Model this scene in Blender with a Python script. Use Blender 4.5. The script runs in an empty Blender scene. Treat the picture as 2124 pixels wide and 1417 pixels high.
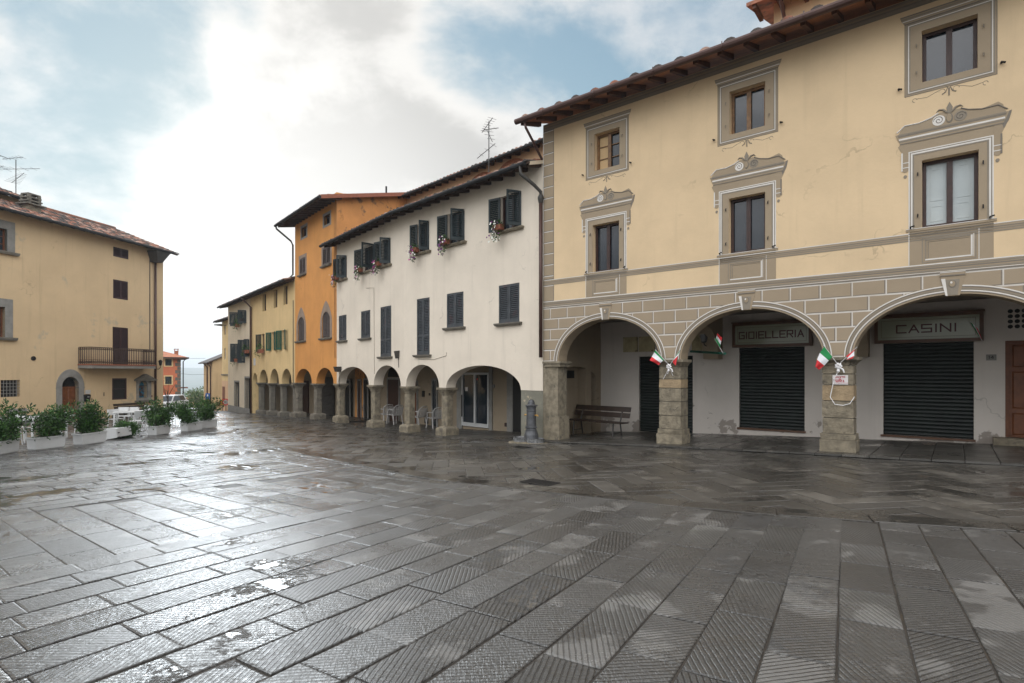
import bpy, bmesh, math, random
from mathutils import Vector, Matrix
from mathutils.geometry import tessellate_polygon
R = math.radians
random.seed(7)
sc = bpy.context.scene
col = sc.collection
# ---------------------------------------------------------------- camera, sky, sun, exposure
FOC, CX, HY, EYE = 1143.0, 1062.0, 772.0, 1.65      # focal length and horizon in photo pixels, eye height in metres
cam = bpy.data.cameras.new("camera"); camo = bpy.data.objects.new("camera", cam); col.objects.link(camo)
cam.sensor_width = 36; cam.lens = 36*FOC/2124; cam.shift_y = (HY-708.5)/2124
cam.clip_start = .05; cam.clip_end = 20000
camo.location = (0, 0, EYE); camo.rotation_euler = (R(90), 0, 0)
sc.camera = camo
sc.view_settings.view_transform = 'Standard'; sc.view_settings.look = 'None'
sc.view_settings.exposure = 1.0; sc.view_settings.gamma = 1
SUN_AZ, SUN_EL = R(-26), R(20)                       # azimuth measured from +Y towards +X
sund = Vector((math.sin(SUN_AZ)*math.cos(SUN_EL), math.cos(SUN_AZ)*math.cos(SUN_EL), math.sin(SUN_EL)))
sl = bpy.data.lights.new("sun", 'SUN'); sl.energy = 0.82; sl.angle = R(20); sl.color = (.86, .94, 1)
so = bpy.data.objects.new("sun", sl); col.objects.link(so)
so.rotation_euler = (-sund).to_track_quat('-Z', 'Y').to_euler()

world = bpy.data.worlds.new("World"); sc.world = world; world.use_nodes = True
def sky_world():
    nt = world.node_tree; N = nt.nodes; L = nt.links; N.clear()
    out = N.new('ShaderNodeOutputWorld'); bg = N.new('ShaderNodeBackground'); bg.inputs[1].default_value = .1
    L.new(bg.outputs[0], out.inputs[0])
    sky = N.new('ShaderNodeTexSky'); sky.sky_type = 'NISHITA'; sky.sun_disc = False
    sky.sun_elevation = SUN_EL; sky.sun_rotation = SUN_AZ; sky.dust_density = .2; sky.air_density = 1.0
    tc = N.new('ShaderNodeTexCoord')
    def vm(op, a, b=None):
        n = N.new('ShaderNodeVectorMath'); n.operation = op; L.new(a, n.inputs[0])
        if b is not None:
            if isinstance(b, (tuple, Vector)): n.inputs[1].default_value = b
            else: L.new(b, n.inputs[1])
        return n
    def ma(op, a, b=None, c=None):
        n = N.new('ShaderNodeMath'); n.operation = op
        for i, q in enumerate((a, b, c)):
            if q is None: continue
            if isinstance(q, (int, float)): n.inputs[i].default_value = q
            else: L.new(q, n.inputs[i])
        return n.outputs[0]
    def mr(v, a, b, c=0, d=1, sm=True):
        n = N.new('ShaderNodeMapRange'); n.interpolation_type = 'SMOOTHSTEP' if sm else 'LINEAR'
        L.new(v, n.inputs[0])
        for i, q in zip((1, 2, 3, 4), (a, b, c, d)): n.inputs[i].default_value = q
        return n.outputs[0]
    d = vm('NORMALIZE', tc.outputs['Generated']).outputs[0]
    sep = N.new('ShaderNodeSeparateXYZ'); L.new(d, sep.inputs[0])
    zz = ma('ADD', ma('MAXIMUM', sep.outputs[2], 0.0), .22)
    comb = N.new('ShaderNodeCombineXYZ')
    L.new(ma('DIVIDE', sep.outputs[0], zz), comb.inputs[0]); L.new(ma('DIVIDE', sep.outputs[1], zz), comb.inputs[1])
    def noise(scale, detail, rough, dist, vec, off):
        m = N.new('ShaderNodeMapping'); m.inputs[1].default_value = off; L.new(vec, m.inputs[0])
        n = N.new('ShaderNodeTexNoise'); n.inputs['Scale'].default_value = scale; n.inputs['Detail'].default_value = detail
        n.inputs['Roughness'].default_value = rough; n.inputs['Distortion'].default_value = dist
        L.new(m.outputs[0], n.inputs['Vector']); return n.outputs['Fac']
    def lobe(px, py, c0, c1):                         # how near the direction is to a given part of the sky
        v = Vector(((px-CX)/FOC, 1, (HY-py)/FOC)).normalized()
        return mr(vm('DOT_PRODUCT', d, v).outputs['Value'], math.cos(R(c0)), math.cos(R(c1)))
    st = vm('MULTIPLY', d, (1.0, 1.0, 1.7)).outputs[0]
    n1 = noise(2.1, 10, .60, .25, st, SEED)
    n2 = noise(5.0, 8, .62, .3, st, (8.1, 4.4, 2))
    glow = lobe(600, 300, 40, 2)
    # open blue patches in the cloud
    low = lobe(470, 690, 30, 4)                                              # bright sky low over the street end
    holes = None
    for px, py, r, w in ((170, 110, 12, .95), (10, 260, 12, .9), (90, 380, 10, .85), (250, 10, 9, .9), (1060, 60, 13, .95), (1180, 200, 9, .8), (440, 0, 6, .5), (1500, -300, 20, .4)):
        q = ma('MULTIPLY', lobe(px, py, r, r*.15), w); holes = q if holes is None else ma('MAXIMUM', holes, q)
    dens = ma('ADD', ma('SUBTRACT', n1, ma('MULTIPLY', holes, .30)), ma('ADD', ma('MULTIPLY', glow, .16), .09))
    cover = ma('MULTIPLY', mr(dens, .37, .57), ma('ADD', ma('MULTIPLY', glow, .22), .80))
    core = mr(ma('ADD', dens, ma('MULTIPLY', ma('SUBTRACT', n2, .5), .8)), .48, .84)
    back = mr(sep.outputs[1], -.75, .45, BACK, FRONT)                          # clouds behind the camera brightened to light the facades, dimmer ahead
    back = ma('MULTIPLY', back, ma('MAXIMUM', mr(sep.outputs[2], .05, .45, .22, 1), mr(sep.outputs[1], -.15, .45)))   # low sky behind the camera dimmed to darken the arcades
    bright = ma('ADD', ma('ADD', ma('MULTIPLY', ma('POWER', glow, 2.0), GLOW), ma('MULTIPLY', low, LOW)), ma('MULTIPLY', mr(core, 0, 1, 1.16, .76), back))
    horizon = mr(sep.outputs[2], .0, .25, 1, 0)
    cc = N.new('ShaderNodeMix'); cc.data_type = 'RGBA'
    cc.inputs['A'].default_value = (.985, .985, 1, 1); cc.inputs['B'].default_value = (1, .97, .92, 1); L.new(glow, cc.inputs['Factor'])
    cl = vm('SCALE', cc.outputs['Result']); L.new(bright, cl.inputs['Scale'])
    soft = vm('DIVIDE', sky.outputs[0], vm('ADD', vm('SCALE', sky.outputs[0]).outputs[0], (1, 1, 1)).outputs[0])   # thin veil evens out the glare round the sun
    soft.inputs[1].links[0].from_node.inputs[0].links[0].from_node.inputs['Scale'].default_value = .22
    skm = vm('MULTIPLY', soft.outputs[0], SKYTINT)
    mx = N.new('ShaderNodeMix'); mx.data_type = 'RGBA'
    L.new(skm.outputs[0], mx.inputs['A']); L.new(cl.outputs[0], mx.inputs['B'])
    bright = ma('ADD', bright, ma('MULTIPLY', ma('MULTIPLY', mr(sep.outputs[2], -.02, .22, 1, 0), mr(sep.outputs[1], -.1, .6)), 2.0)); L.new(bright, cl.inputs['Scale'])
    L.new(ma('MAXIMUM', cover, ma('MULTIPLY', horizon, .85)), mx.inputs['Factor'])
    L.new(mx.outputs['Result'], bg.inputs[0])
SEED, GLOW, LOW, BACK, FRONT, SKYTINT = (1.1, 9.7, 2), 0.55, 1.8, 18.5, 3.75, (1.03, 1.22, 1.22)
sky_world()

# ---------------------------------------------------------------- materials
M = {}
def mat(name, c, rough=.75, var=.12, scale=2.0, bump=0, bscale=30, metal=0, streak=0, c2=None, c2t=.62, c2s=1.2, ior=1.5, spec=.5, wear=None):
    m = bpy.data.materials.new(name); m.use_nodes = True; M[name] = m
    nt = m.node_tree; N = nt.nodes; L = nt.links; b = N['Principled BSDF']
    b.inputs['Roughness'].default_value = rough; b.inputs['Metallic'].default_value = metal
    b.inputs['IOR'].default_value = ior; b.inputs['Specular IOR Level'].default_value = spec
    tc = N.new('ShaderNodeTexCoord')
    def noise(s, det=6, mp=None, ro=.6):
        n = N.new('ShaderNodeTexNoise'); n.inputs['Scale'].default_value = s; n.inputs['Detail'].default_value = det
        n.inputs['Roughness'].default_value = ro
        if mp:
            q = N.new('ShaderNodeMapping'); q.inputs['Scale'].default_value = mp; L.new(tc.outputs['Object'], q.inputs[0]); L.new(q.outputs[0], n.inputs['Vector'])
        else: L.new(tc.outputs['Object'], n.inputs['Vector'])
        return n.outputs['Fac']
    def mix(a, bcol, fac):
        x = N.new('ShaderNodeMix'); x.data_type = 'RGBA'
        for s, v in (('A', a), ('B', bcol)):
            if isinstance(v, tuple): x.inputs[s].default_value = (*v, 1)
            else: L.new(v, x.inputs[s])
        L.new(fac, x.inputs['Factor']); return x.outputs['Result']
    def rng(v, a, b_):
        r = N.new('ShaderNodeMapRange'); r.interpolation_type = 'SMOOTHSTEP'; L.new(v, r.inputs[0]); r.inputs[1].default_value = a; r.inputs[2].default_value = b_
        return r.outputs[0]
    lo = tuple(x*(1-var) for x in c); hi = tuple(min(1, x*(1+var)) for x in c)
    res = mix(lo, hi, rng(noise(scale), .3, .7))
    if streak:
        res = mix(res, tuple(x*(1-streak) for x in c), rng(noise(1.0, 5, (3.5, 3.5, .22)), .52, .78))
    if c2:
        res = mix(res, c2, rng(noise(c2s, 9, None, .7), c2t, c2t+.06))
    if name.startswith('plaster'):                     # hairline cracks here and there
        vo = N.new('ShaderNodeTexVoronoi'); vo.feature = 'DISTANCE_TO_EDGE'; vo.inputs['Scale'].default_value = .55
        wv = N.new('ShaderNodeVectorMath'); wv.operation = 'ADD'; nn = N.new('ShaderNodeTexNoise'); nn.inputs['Scale'].default_value = 2.2; nn.inputs['Detail'].default_value = 5
        L.new(tc.outputs['Object'], nn.inputs['Vector']); L.new(tc.outputs['Object'], wv.inputs[0]); L.new(nn.outputs['Color'], wv.inputs[1]); L.new(wv.outputs[0], vo.inputs['Vector'])
        ck = N.new('ShaderNodeMath'); ck.operation = 'MULTIPLY'; L.new(rng(vo.outputs['Distance'], .012, .004), ck.inputs[0]); L.new(rng(noise(.6, 3), .54, .64), ck.inputs[1])
        res = mix(res, tuple(x*.76 for x in c), ck.outputs[0])
    if wear:                                           # plaster blown off by damp, ragged patches low on the wall
        sp = N.new('ShaderNodeSeparateXYZ'); L.new(tc.outputs['Object'], sp.inputs[0])
        q = N.new('ShaderNodeMath'); q.operation = 'MULTIPLY_ADD'; q.inputs[1].default_value = -.16; L.new(sp.outputs[2], q.inputs[0]); L.new(noise(1.5, 8, None, .62), q.inputs[2])
        res = mix(res, wear, rng(q.outputs[0], .475, .50))
    L.new(res, b.inputs['Base Color'])
    if bump:
        bp = N.new('ShaderNodeBump'); bp.inputs['Strength'].default_value = bump; bp.inputs['Distance'].default_value = .02
        L.new(noise(bscale, 5), bp.inputs['Height']); L.new(bp.outputs[0], b.inputs['Normal'])
    return m
mat('plaster_cream', (.65, .487, .30), .88, .07, .7, .25, 9, streak=.10, c2=(.58, .43, .27), c2t=.69, c2s=.7)
mat('plaster_white', (.71, .625, .515), .88, .05, .8, .25, 9, streak=.13, c2=(.60, .49, .37), c2t=.66, c2s=.9)
mat('plaster_orange', (.60, .27, .075), .88, .08, .9, .2, 9, streak=.15)
mat('plaster_orange_stained', (.52, .235, .075), .9, .1, 1.2, .3, 9, streak=.2, c2=(.17, .10, .055), c2t=.54, c2s=1.3)
mat('plaster_yellow', (.66, .48, .24), .88, .07, .9, .2, 9, streak=.16)
mat('plaster_pale', (.66, .56, .42), .88, .07, .9, .2, 9, streak=.14)
mat('plaster_ochre', (.60, .445, .265), .88, .06, .5, .2, 7, streak=.14, c2=(.47, .38, .26), c2t=.58, c2s=.45)
mat('plaster_tan', (.52, .36, .19), .88, .08, .6, .2, 7, streak=.2)
mat('plaster_red', (.56, .17, .08), .88, .1, .8, .2, 8, streak=.15)
mat('plaster_peach', (.62, .40, .24), .88, .06, .8, .2, 9, streak=.1)
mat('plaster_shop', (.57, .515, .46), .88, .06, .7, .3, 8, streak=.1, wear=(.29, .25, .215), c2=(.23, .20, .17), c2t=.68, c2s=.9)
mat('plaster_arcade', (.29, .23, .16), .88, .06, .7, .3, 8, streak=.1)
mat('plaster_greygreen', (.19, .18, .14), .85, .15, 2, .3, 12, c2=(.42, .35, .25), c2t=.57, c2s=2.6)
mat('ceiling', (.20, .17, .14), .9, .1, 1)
mat('stone', (.20, .168, .118), .85, .32, 6, .9, 22, c2=(.105, .09, .068), c2t=.57, c2s=3.5)
mat('stone_mid', (.15, .13, .10), .85, .3, 5, .8, 22, c2=(.08, .07, .055), c2t=.57, c2s=3.5)
mat('stone_mauve', (.27, .20, .15), .85, .15, 3, .4, 30)
mat('stone_dark', (.14, .125, .10), .85, .22, 4, .6, 26)
mat('stone_grey', (.23, .22, .20), .85, .15, 3, .4, 30)
mat('stone_warm', (.30, .22, .13), .85, .2, 5, .7, 26)
mat('paint_taupe', (.315, .245, .165), .88, .05, 1.2, .15, 10)
mat('paint_white', (.66, .62, .57), .88, .05, 2)
mat('paint_dark', (.185, .16, .13), .88, .06, 2)
mat('paint_mid', (.235, .20, .155), .88, .05, 2)
mat('wood_window', (.17, .085, .03), .5, .3, 9, .2, 40)
mat('wood_dark', (.035, .014, .010), .5, .25, 9, .2, 40)
mat('wood_door', (.15, .05, .018), .5, .2, 6, .1, 30)
mat('wood_board', (.28, .11, .048), .8, .25, 5, .2, 30)
mat('wood_eave', (.085, .035, .02), .75, .25, 5, .2, 30)
mat('wood_eave_dark', (.055, .03, .02), .75, .25, 5, .2, 30)
mat('glass', (.02, .026, .034), .04, .1, 1, ior=1.55)
mat('shutter_green', (.012, .021, .023), .55, .2, 5, .1, 40)
mat('shutter_blue', (.050, .056, .062), .6, .25, 4, .2, 40, c2=(.075, .05, .055), c2t=.56, c2s=3)
mat('shutter_brown', (.035, .013, .014), .5, .2, 5, .1, 40)
mat('shutter_grey', (.075, .055, .05), .6, .2, 5, .1, 40)
mat('shutter_leafgreen', (.012, .085, .055), .5, .2, 5, .1, 40)
mat('copper', (.075, .038, .030), .45, .15, 3, metal=.3)
mat('gutter_dark', (.020, .020, .021), .65, .15, 3, spec=.25)
mat('gutter_grey', (.055, .05, .045), .55, .15, 3, metal=.3)
mat('tile', (.27, .115, .07), .85, .35, 2.6, .4, 30, c2=(.12, .09, .075), c2t=.55, c2s=2.3)
mat('tile_pale', (.40, .26, .20), .85, .3, 4, .4, 30)
mat('tile_dark', (.075, .06, .052), .85, .3, 4, .4, 30)
mat('tile_clean', (.44, .18, .10), .85, .15, 2)
mat('brick', (.32, .12, .06), .85, .3, 9, .3, 30)
mat('iron', (.016, .015, .015), .55, .2, 6, metal=.4)
mat('iron_rust', (.045, .023, .014), .65, .3, 6, metal=.2)
mat('roller', (.006, .010, .008), .55, .35, 3, .1, 40, c2=(.03, .034, .034), c2t=.64, c2s=2.5)
mat('roller_grey', (.06, .055, .05), .5, .2, 3)
mat('black', (.008, .008, .008), .6, 0)
mat('dark_room', (.02, .017, .014), .9, .1)
mat('marble', (.50, .49, .47), .5, .08, 3)
mat('plastic_white', (.48, .46, .44), .35, .04, 3)
mat('metal_white', (.50, .50, .49), .35, .04, 3)
mat('planter_white', (.50, .50, .49), .45, .06, 3, c2=(.5, .47, .42), c2t=.66, c2s=6)
mat('bench_wood', (.030, .018, .012), .45, .25, 5, .15, 40)
mat('cast_iron', (.085, .087, .092), .42, .3, 6, .5, 28, metal=.35, c2=(.42, .42, .42), c2t=.66, c2s=9)
mat('basin_iron', (.25, .25, .25), .4, .5, 12, .6, 35, metal=.5)
mat('brass', (.6, .33, .08), .35, .1, 5, metal=.9)
mat('sign_glass', (.32, .33, .245), .12, .05, 1)
mat('sign_frame', (.10, .045, .022), .45, .2, 5)
mat('sign_ink', (.075, .022, .018), .5, 0)
mat('flag_green', (.015, .22, .06), .8, .1, 6)
mat('flag_white', (.74, .74, .75), .8, .05, 6)
mat('flag_red', (.58, .03, .035), .8, .12, 6)
mat('cloth_white', (.72, .70, .69), .85, .05, 5)
mat('paper', (.66, .62, .60), .8, .05, 6)
mat('ink_red', (.40, .03, .05), .8, 0)
mat('leaf', (.022, .060, .011), .38, .55, 7, spec=.35)
mat('leaf_light', (.055, .125, .022), .38, .4, 7, spec=.35)
mat('leaf_far', (.16, .19, .08), .6, .4, 3)
mat('petal_white', (.75, .74, .66), .7, .05)
mat('petal_purple', (.17, .025, .16), .7, .3, 20)
mat('petal_pink', (.55, .10, .32), .7, .2, 20)
mat('stem', (.06, .04, .025), .8, .2, 8)
mat('soil', (.03, .022, .015), .95, .2, 12)
mat('terracotta', (.26, .09, .05), .8, .15, 8)
mat('car_paint', (.72, .73, .74), .25, .02)
mat('tyre', (.012, .012, .012), .8, 0)
mat('lamp_glass', (.10, .10, .10), .2, .05)
mat('sign_red', (.60, .02, .02), .45, 0)
mat('sign_yellow', (.75, .38, .02), .45, 0)
mat('sign_blue', (.015, .09, .32), .45, 0)
mat('fresco_blue', (.03, .20, .34), .6, .3, 6)
mat('fresco_mixed', (.16, .10, .08), .7, .5, 14, c2=(.5, .42, .36), c2t=.55, c2s=9)
mat('panel_old', (.40, .34, .20), .8, .2, 4, c2=(.07, .055, .035), c2t=.60, c2s=7)
mat('panel_pale', (.42, .46, .46), .6, .05, 2)

def masonry():
    """painted ashlar: taupe blocks with a white line along the top and left edge, a dark one along the bottom and right"""
    m = bpy.data.materials.new('painted_masonry'); m.use_nodes = True; M['painted_masonry'] = m
    nt = m.node_tree; N = nt.nodes; L = nt.links; b = N['Principled BSDF']; b.inputs['Roughness'].default_value = .88
    tc = N.new('ShaderNodeTexCoord'); sp = N.new('ShaderNodeSeparateXYZ'); L.new(tc.outputs['Object'], sp.inputs[0])
    def ma(op, a, b_=None):
        n = N.new('ShaderNodeMath'); n.operation = op
        for i, q in enumerate((a, b_)):
            if q is None: continue
            if isinstance(q, (int, float)): n.inputs[i].default_value = q
            else: L.new(q, n.inputs[i])
        return n.outputs[0]
    bw, bh = MAS_W, MAS_H
    zr = ma('DIVIDE', ma('SUBTRACT', sp.outputs[2], MAS_Z), bh); row = ma('FLOOR', zr); fz = ma('FRACT', zr)
    xr = ma('ADD', ma('DIVIDE', sp.outputs[0], bw), ma('MULTIPLY', ma('FLOORED_MODULO', row, 2), .5))
    fx = ma('FRACT', ma('ADD', xr, 50-MAS_S0/bw))
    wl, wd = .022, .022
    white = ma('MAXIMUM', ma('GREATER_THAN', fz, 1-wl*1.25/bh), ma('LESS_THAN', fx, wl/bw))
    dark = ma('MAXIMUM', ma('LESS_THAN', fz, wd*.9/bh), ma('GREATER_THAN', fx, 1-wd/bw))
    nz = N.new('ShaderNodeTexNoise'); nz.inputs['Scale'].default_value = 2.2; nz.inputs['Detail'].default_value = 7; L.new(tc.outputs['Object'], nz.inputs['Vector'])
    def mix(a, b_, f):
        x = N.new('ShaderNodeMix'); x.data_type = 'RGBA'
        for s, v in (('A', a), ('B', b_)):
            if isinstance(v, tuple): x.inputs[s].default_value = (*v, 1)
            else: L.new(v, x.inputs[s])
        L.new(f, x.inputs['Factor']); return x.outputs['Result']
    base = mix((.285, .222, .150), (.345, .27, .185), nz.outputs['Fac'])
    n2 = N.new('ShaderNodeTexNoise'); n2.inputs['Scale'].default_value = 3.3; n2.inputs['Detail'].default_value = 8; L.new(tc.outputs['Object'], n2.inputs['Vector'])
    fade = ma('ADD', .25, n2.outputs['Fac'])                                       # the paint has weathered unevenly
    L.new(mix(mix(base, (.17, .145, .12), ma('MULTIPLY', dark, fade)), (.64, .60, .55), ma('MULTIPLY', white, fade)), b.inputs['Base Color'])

# ---------------------------------------------------------------- mesh builder and scene helpers
RM = {}                                                # object name -> world matrix of its root
class MB:
    def __init__(s): s.v = []; s.f = []; s.m = []
    def add(s, vs, fs, mi=0):
        o = len(s.v); s.v += [Vector(p) for p in vs]
        s.f += [tuple(i+o for i in f) for f in fs]; s.m += [mi]*len(fs); return s
    def box(s, x0, x1, y0, y1, z0, z1, mi=0):
        return s.add([(x0,y0,z0),(x1,y0,z0),(x1,y1,z0),(x0,y1,z0),(x0,y0,z1),(x1,y0,z1),(x1,y1,z1),(x0,y1,z1)],
                     [(0,3,2,1),(4,5,6,7),(0,1,5,4),(1,2,6,5),(2,3,7,6),(3,0,4,7)], mi)
    def hexa(s, b, t, mi=0):                           # bottom and top quads
        return s.add(list(b)+list(t), [(0,3,2,1),(4,5,6,7),(0,1,5,4),(1,2,6,5),(2,3,7,6),(3,0,4,7)], mi)
    def prism(s, loops, y0, y1, mi=0, si=None):        # loops of (x,z): first the outline, then holes; extruded along y
        fl = [Vector((p[0], p[1], 0)) for lp in loops for p in lp]
        tris = tessellate_polygon([[Vector((p[0], p[1], 0)) for p in lp] for lp in loops])
        n = len(fl); si = mi if si is None else si
        s.add([(p.x, y0, p.y) for p in fl]+[(p.x, y1, p.y) for p in fl], [], 0)
        o = len(s.v)-2*n
        for t in tris:
            s.f.append(tuple(o+i for i in t)); s.m.append(mi)
            s.f.append(tuple(o+n+i for i in reversed(t))); s.m.append(mi)
        k = o
        for lp in loops:
            q = len(lp)
            for i in range(q):
                a, b_ = k+i, k+(i+1) % q
                s.f.append((a, b_, b_+n, a+n)); s.m.append(si)
            k += q
        return s
    def tube(s, pts, r, seg=8, mi=0, cap=True):
        pts = [Vector(p) for p in pts]; rs = r if isinstance(r, (list, tuple)) else [r]*len(pts)
        o = len(s.v)
        for i, p in enumerate(pts):
            t = (pts[min(i+1, len(pts)-1)]-pts[max(i-1, 0)]).normalized()
            a = t.cross(Vector((0, 0, 1)) if abs(t.z) < .9 else Vector((1, 0, 0))).normalized(); b_ = t.cross(a)
            for k in range(seg):
                an = 2*math.pi*k/seg; s.v.append(p+(a*math.cos(an)+b_*math.sin(an))*rs[i])
        for i in range(len(pts)-1):
            for k in range(seg):
                k2 = (k+1) % seg
                s.f.append((o+i*seg+k, o+i*seg+k2, o+(i+1)*seg+k2, o+(i+1)*seg+k)); s.m.append(mi)
        if cap:
            s.f.append(tuple(o+k for k in range(seg))); s.m.append(mi)
            e = o+(len(pts)-1)*seg; s.f.append(tuple(e+k for k in reversed(range(seg)))); s.m.append(mi)
        return s
    def lathe(s, prof, c=(0, 0), seg=20, mi=0, arc=2*math.pi, rot=0):
        o = len(s.v); n = len(prof)
        for k in range(seg):
            an = rot+arc*k/seg
            for r, z in prof: s.v.append(Vector((c[0]+r*math.cos(an), c[1]+r*math.sin(an), z)))
        for k in range(seg):
            k2 = (k+1) % seg
            for i in range(n-1):
                s.f.append((o+k*n+i, o+k2*n+i, o+k2*n+i+1, o+k*n+i+1)); s.m.append(mi)
        if prof[0][0] > 1e-6: s.f.append(tuple(o+k*n for k in reversed(range(seg)))); s.m.append(mi)
        if prof[-1][0] > 1e-6: s.f.append(tuple(o+k*n+n-1 for k in range(seg))); s.m.append(mi)
        return s
    def xf(s, mt, start=0):
        for i in range(start, len(s.v)): s.v[i] = mt @ s.v[i]
        return s
    def build(s, name, mats, parent=None, fm=None, smooth=False, loc=None, norm=True):
        me = bpy.data.meshes.new(name)
        vs = s.v
        if fm is not None: vs = [fm @ p for p in vs]
        if parent is not None and fm is not None:
            inv = RM[parent.name].inverted(); vs = [inv @ p for p in vs]
        if parent is None and loc is not None: vs = [p-Vector(loc) for p in vs]
        me.from_pydata([tuple(p) for p in vs], [], s.f)
        for m_ in (mats if isinstance(mats, (list, tuple)) else [mats]): me.materials.append(M[m_])
        me.polygons.foreach_set('material_index', s.m)
        if smooth: me.polygons.foreach_set('use_smooth', [True]*len(s.f))
        if norm:
            bm = bmesh.new(); bm.from_mesh(me); bmesh.ops.recalc_face_normals(bm, faces=bm.faces); bm.to_mesh(me); bm.free()
        o = bpy.data.objects.new(name, me); col.objects.link(o)
        if parent is not None:
            o.parent = parent
            if parent.name in RM: RM[o.name] = RM[parent.name]
        elif loc is not None: o.location = loc
        return o
def tag(o, label=None, cat=None, group=None, kind=None):
    for k, v in (('label', label), ('category', cat), ('group', group), ('kind', kind)):
        if v: o[k] = v
    return o
def thing(name, label, cat, loc, rotz=0, group=None):
    o = bpy.data.objects.new(name, None); col.objects.link(o); o.empty_display_size = .2
    o.location = loc; o.rotation_euler = (0, 0, rotz)
    RM[o.name] = Matrix.Translation(Vector(loc)) @ Matrix.Rotation(rotz, 4, 'Z')
    return tag(o, label, cat, group)
def copy_tree(o, parent=None):
    c = o.copy(); col.objects.link(c)
    if parent is not None: c.parent = parent
    for ch in list(o.children): copy_tree(ch, c)
    return c
def copy_thing(o, loc, rotz, label, group=None):
    c = copy_tree(o); c.location = loc; c.rotation_euler = (0, 0, rotz); c['label'] = label
    if group: c['group'] = group
    return c

# ---------------------------------------------------------------- lie of the land
def zg(x, y):
    z = .015*(x-6.54) - .03*(y-11.03)
    z -= .20*math.exp(-((x+3)**2+(y-19.5)**2)/(2*4.5**2))
    if y > 42: z -= .004*(min(y, 75)-42)**2
    if y > 75:
        t = min(1, (y-75)/500); z = zg(x, 75) - 3 - 55*t*t*(3-2*t)*1.0 - min(y-75, 30)*.08
        if y > 1500:
            t = min(1, (y-1500)/1300); t = t*t*(3-2*t)
            z += t*(118+22*math.sin(x*.0021+1)+14*math.sin(x*.0057)+8*math.sin(x*.013+2))
    if x < -45 and y < 75: z = zg(-45, y)
    return z
def ground_at(px, py):                                 # where the line of sight through a photo pixel meets the ground
    z = 10.0
    for _ in range(60):
        x = (px-CX)/FOC*z; z = .5*z + .5*(EYE-zg(x, z))*FOC/(py-HY)
    x = (px-CX)/FOC*z
    return Vector((x, z, zg(x, z)))

class Frame:
    """a facade plane: x runs along it to the right, y into the building, z is height"""
    def __init__(s, O, u):
        u = Vector((u[0], u[1])).normalized(); s.O = Vector((O[0], O[1])); s.u = u; s.n = Vector((-u.y, u.x))
        s.ang = math.atan2(u.y, u.x)
        s.M = Matrix(((u.x, s.n.x, 0, O[0]), (u.y, s.n.y, 0, O[1]), (0, 0, 1, 0), (0, 0, 0, 1)))
    def at(s, px, py, d=0):
        ray = Vector(((px-CX)/FOC, 1)); t = (s.O.dot(s.n)+d)/ray.dot(s.n); P = ray*t
        return (P-s.O).dot(s.u), EYE+(HY-py)/FOC*t
    def sx(s, px, d=0): return s.at(px, HY, d)[0]
    def zy(s, px, py, d=0): return s.at(px, py, d)[1]
    def rect(s, x0, y0, x1, y1, d=0):
        right_near = s.u.y < 0
        near, far = (x1, x0) if right_near else (x0, x1)
        zt = s.zy(near if y0 < HY else far, y0, d); zb = s.zy(far if y1 < HY else near, y1, d)
        return s.sx(x0, d), s.sx(x1, d), zb, zt
    def P(s, x, y, z): return s.M @ Vector((x, y, z))
    def g(s, x, y=0): p = s.P(x, y, 0); return zg(p.x, p.y)

def rl(x0, x1, z0, z1): return [(x0, z0), (x1, z0), (x1, z1), (x0, z1)]
def arch_pts(a0, a1, zs, za, n=22):
    c, r = (a0+a1)/2, (a1-a0)/2
    return [(c-r*math.cos(math.pi*i/n), zs+(za-zs)*math.sin(math.pi*i/n)) for i in range(n+1)]
def pointed(x0, x1, z0, zs, za, n=8):                  # arched opening, slightly pointed
    c, r = (x0+x1)/2, (x1-x0)/2
    top = [(c+r*math.cos(a), zs+(za-zs)*math.sin(a)*(1-.10*math.cos(a)**2)) for a in [math.pi*i/(2*n) for i in range(2*n+1)]]
    return [(x0, z0), (x1, z0)]+top
def ogive(x0, x1, z0, zs, za, n=12):                   # arch rising to a point
    c, r = (x0+x1)/2, (x1-x0)/2
    us = [1-i/n for i in range(n+1)]; h = lambda u: zs+(za-zs)*max(0, 1-u**1.4)**.72
    return [(x0, z0), (x1, z0)]+[(c+r*u, h(u)) for u in us]+[(c-r*u, h(u)) for u in us[::-1][1:]]
def arcade_outline(sl_, sr_, zt, arches, zl, zr):
    o = [(sl_, zl)]
    for i, (a0, a1, zs, za) in enumerate(arches):
        zprev = zl if i == 0 else arches[i-1][2]
        if abs(o[-1][1]-zs) > 1e-4: o.append((a0, o[-1][1]))
        o += arch_pts(a0, a1, zs, za)
    if abs(o[-1][1]-zr) > 1e-4: o.append((o[-1][0], zr))
    o += [(sr_, zr), (sr_, zt), (sl_, zt)]
    return o
# ---------------------------------------------------------------- facade parts
def shutter_mb(w, h, slat=.055, rail_at=None, arch=False):
    """one louvred leaf: x 0..w, z 0..h, y -.02.. .02"""
    b = MB(); st = .055
    b.box(0, st, -.02, .02, 0, h); b.box(w-st, w, -.02, .02, 0, h)
    rails = [(0, .10), (h-.07, h)]
    if rail_at: rails.insert(1, (rail_at-.035, rail_at+.035))
    for a, c in rails: b.box(st, w-st, -.0185, .0185, a, c)
    for (a, c), (a2, c2) in zip(rails[:-1], rails[1:]):
        n = max(2, int((a2-c)/slat)); p = (a2-c)/n
        for i in range(n):
            z = c+p*(i+.5)
            b.add([(st, -.016, z-.020), (w-st, -.016, z-.020), (w-st, .014, z+.020), (st, .014, z+.020),
                   (st, -.010, z-.026), (w-st, -.010, z-.026), (w-st, .020, z+.014), (st, .020, z+.014)],
                  [(0,1,2,3), (4,7,6,5), (0,4,5,1), (2,6,7,3)])
    return b
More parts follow.
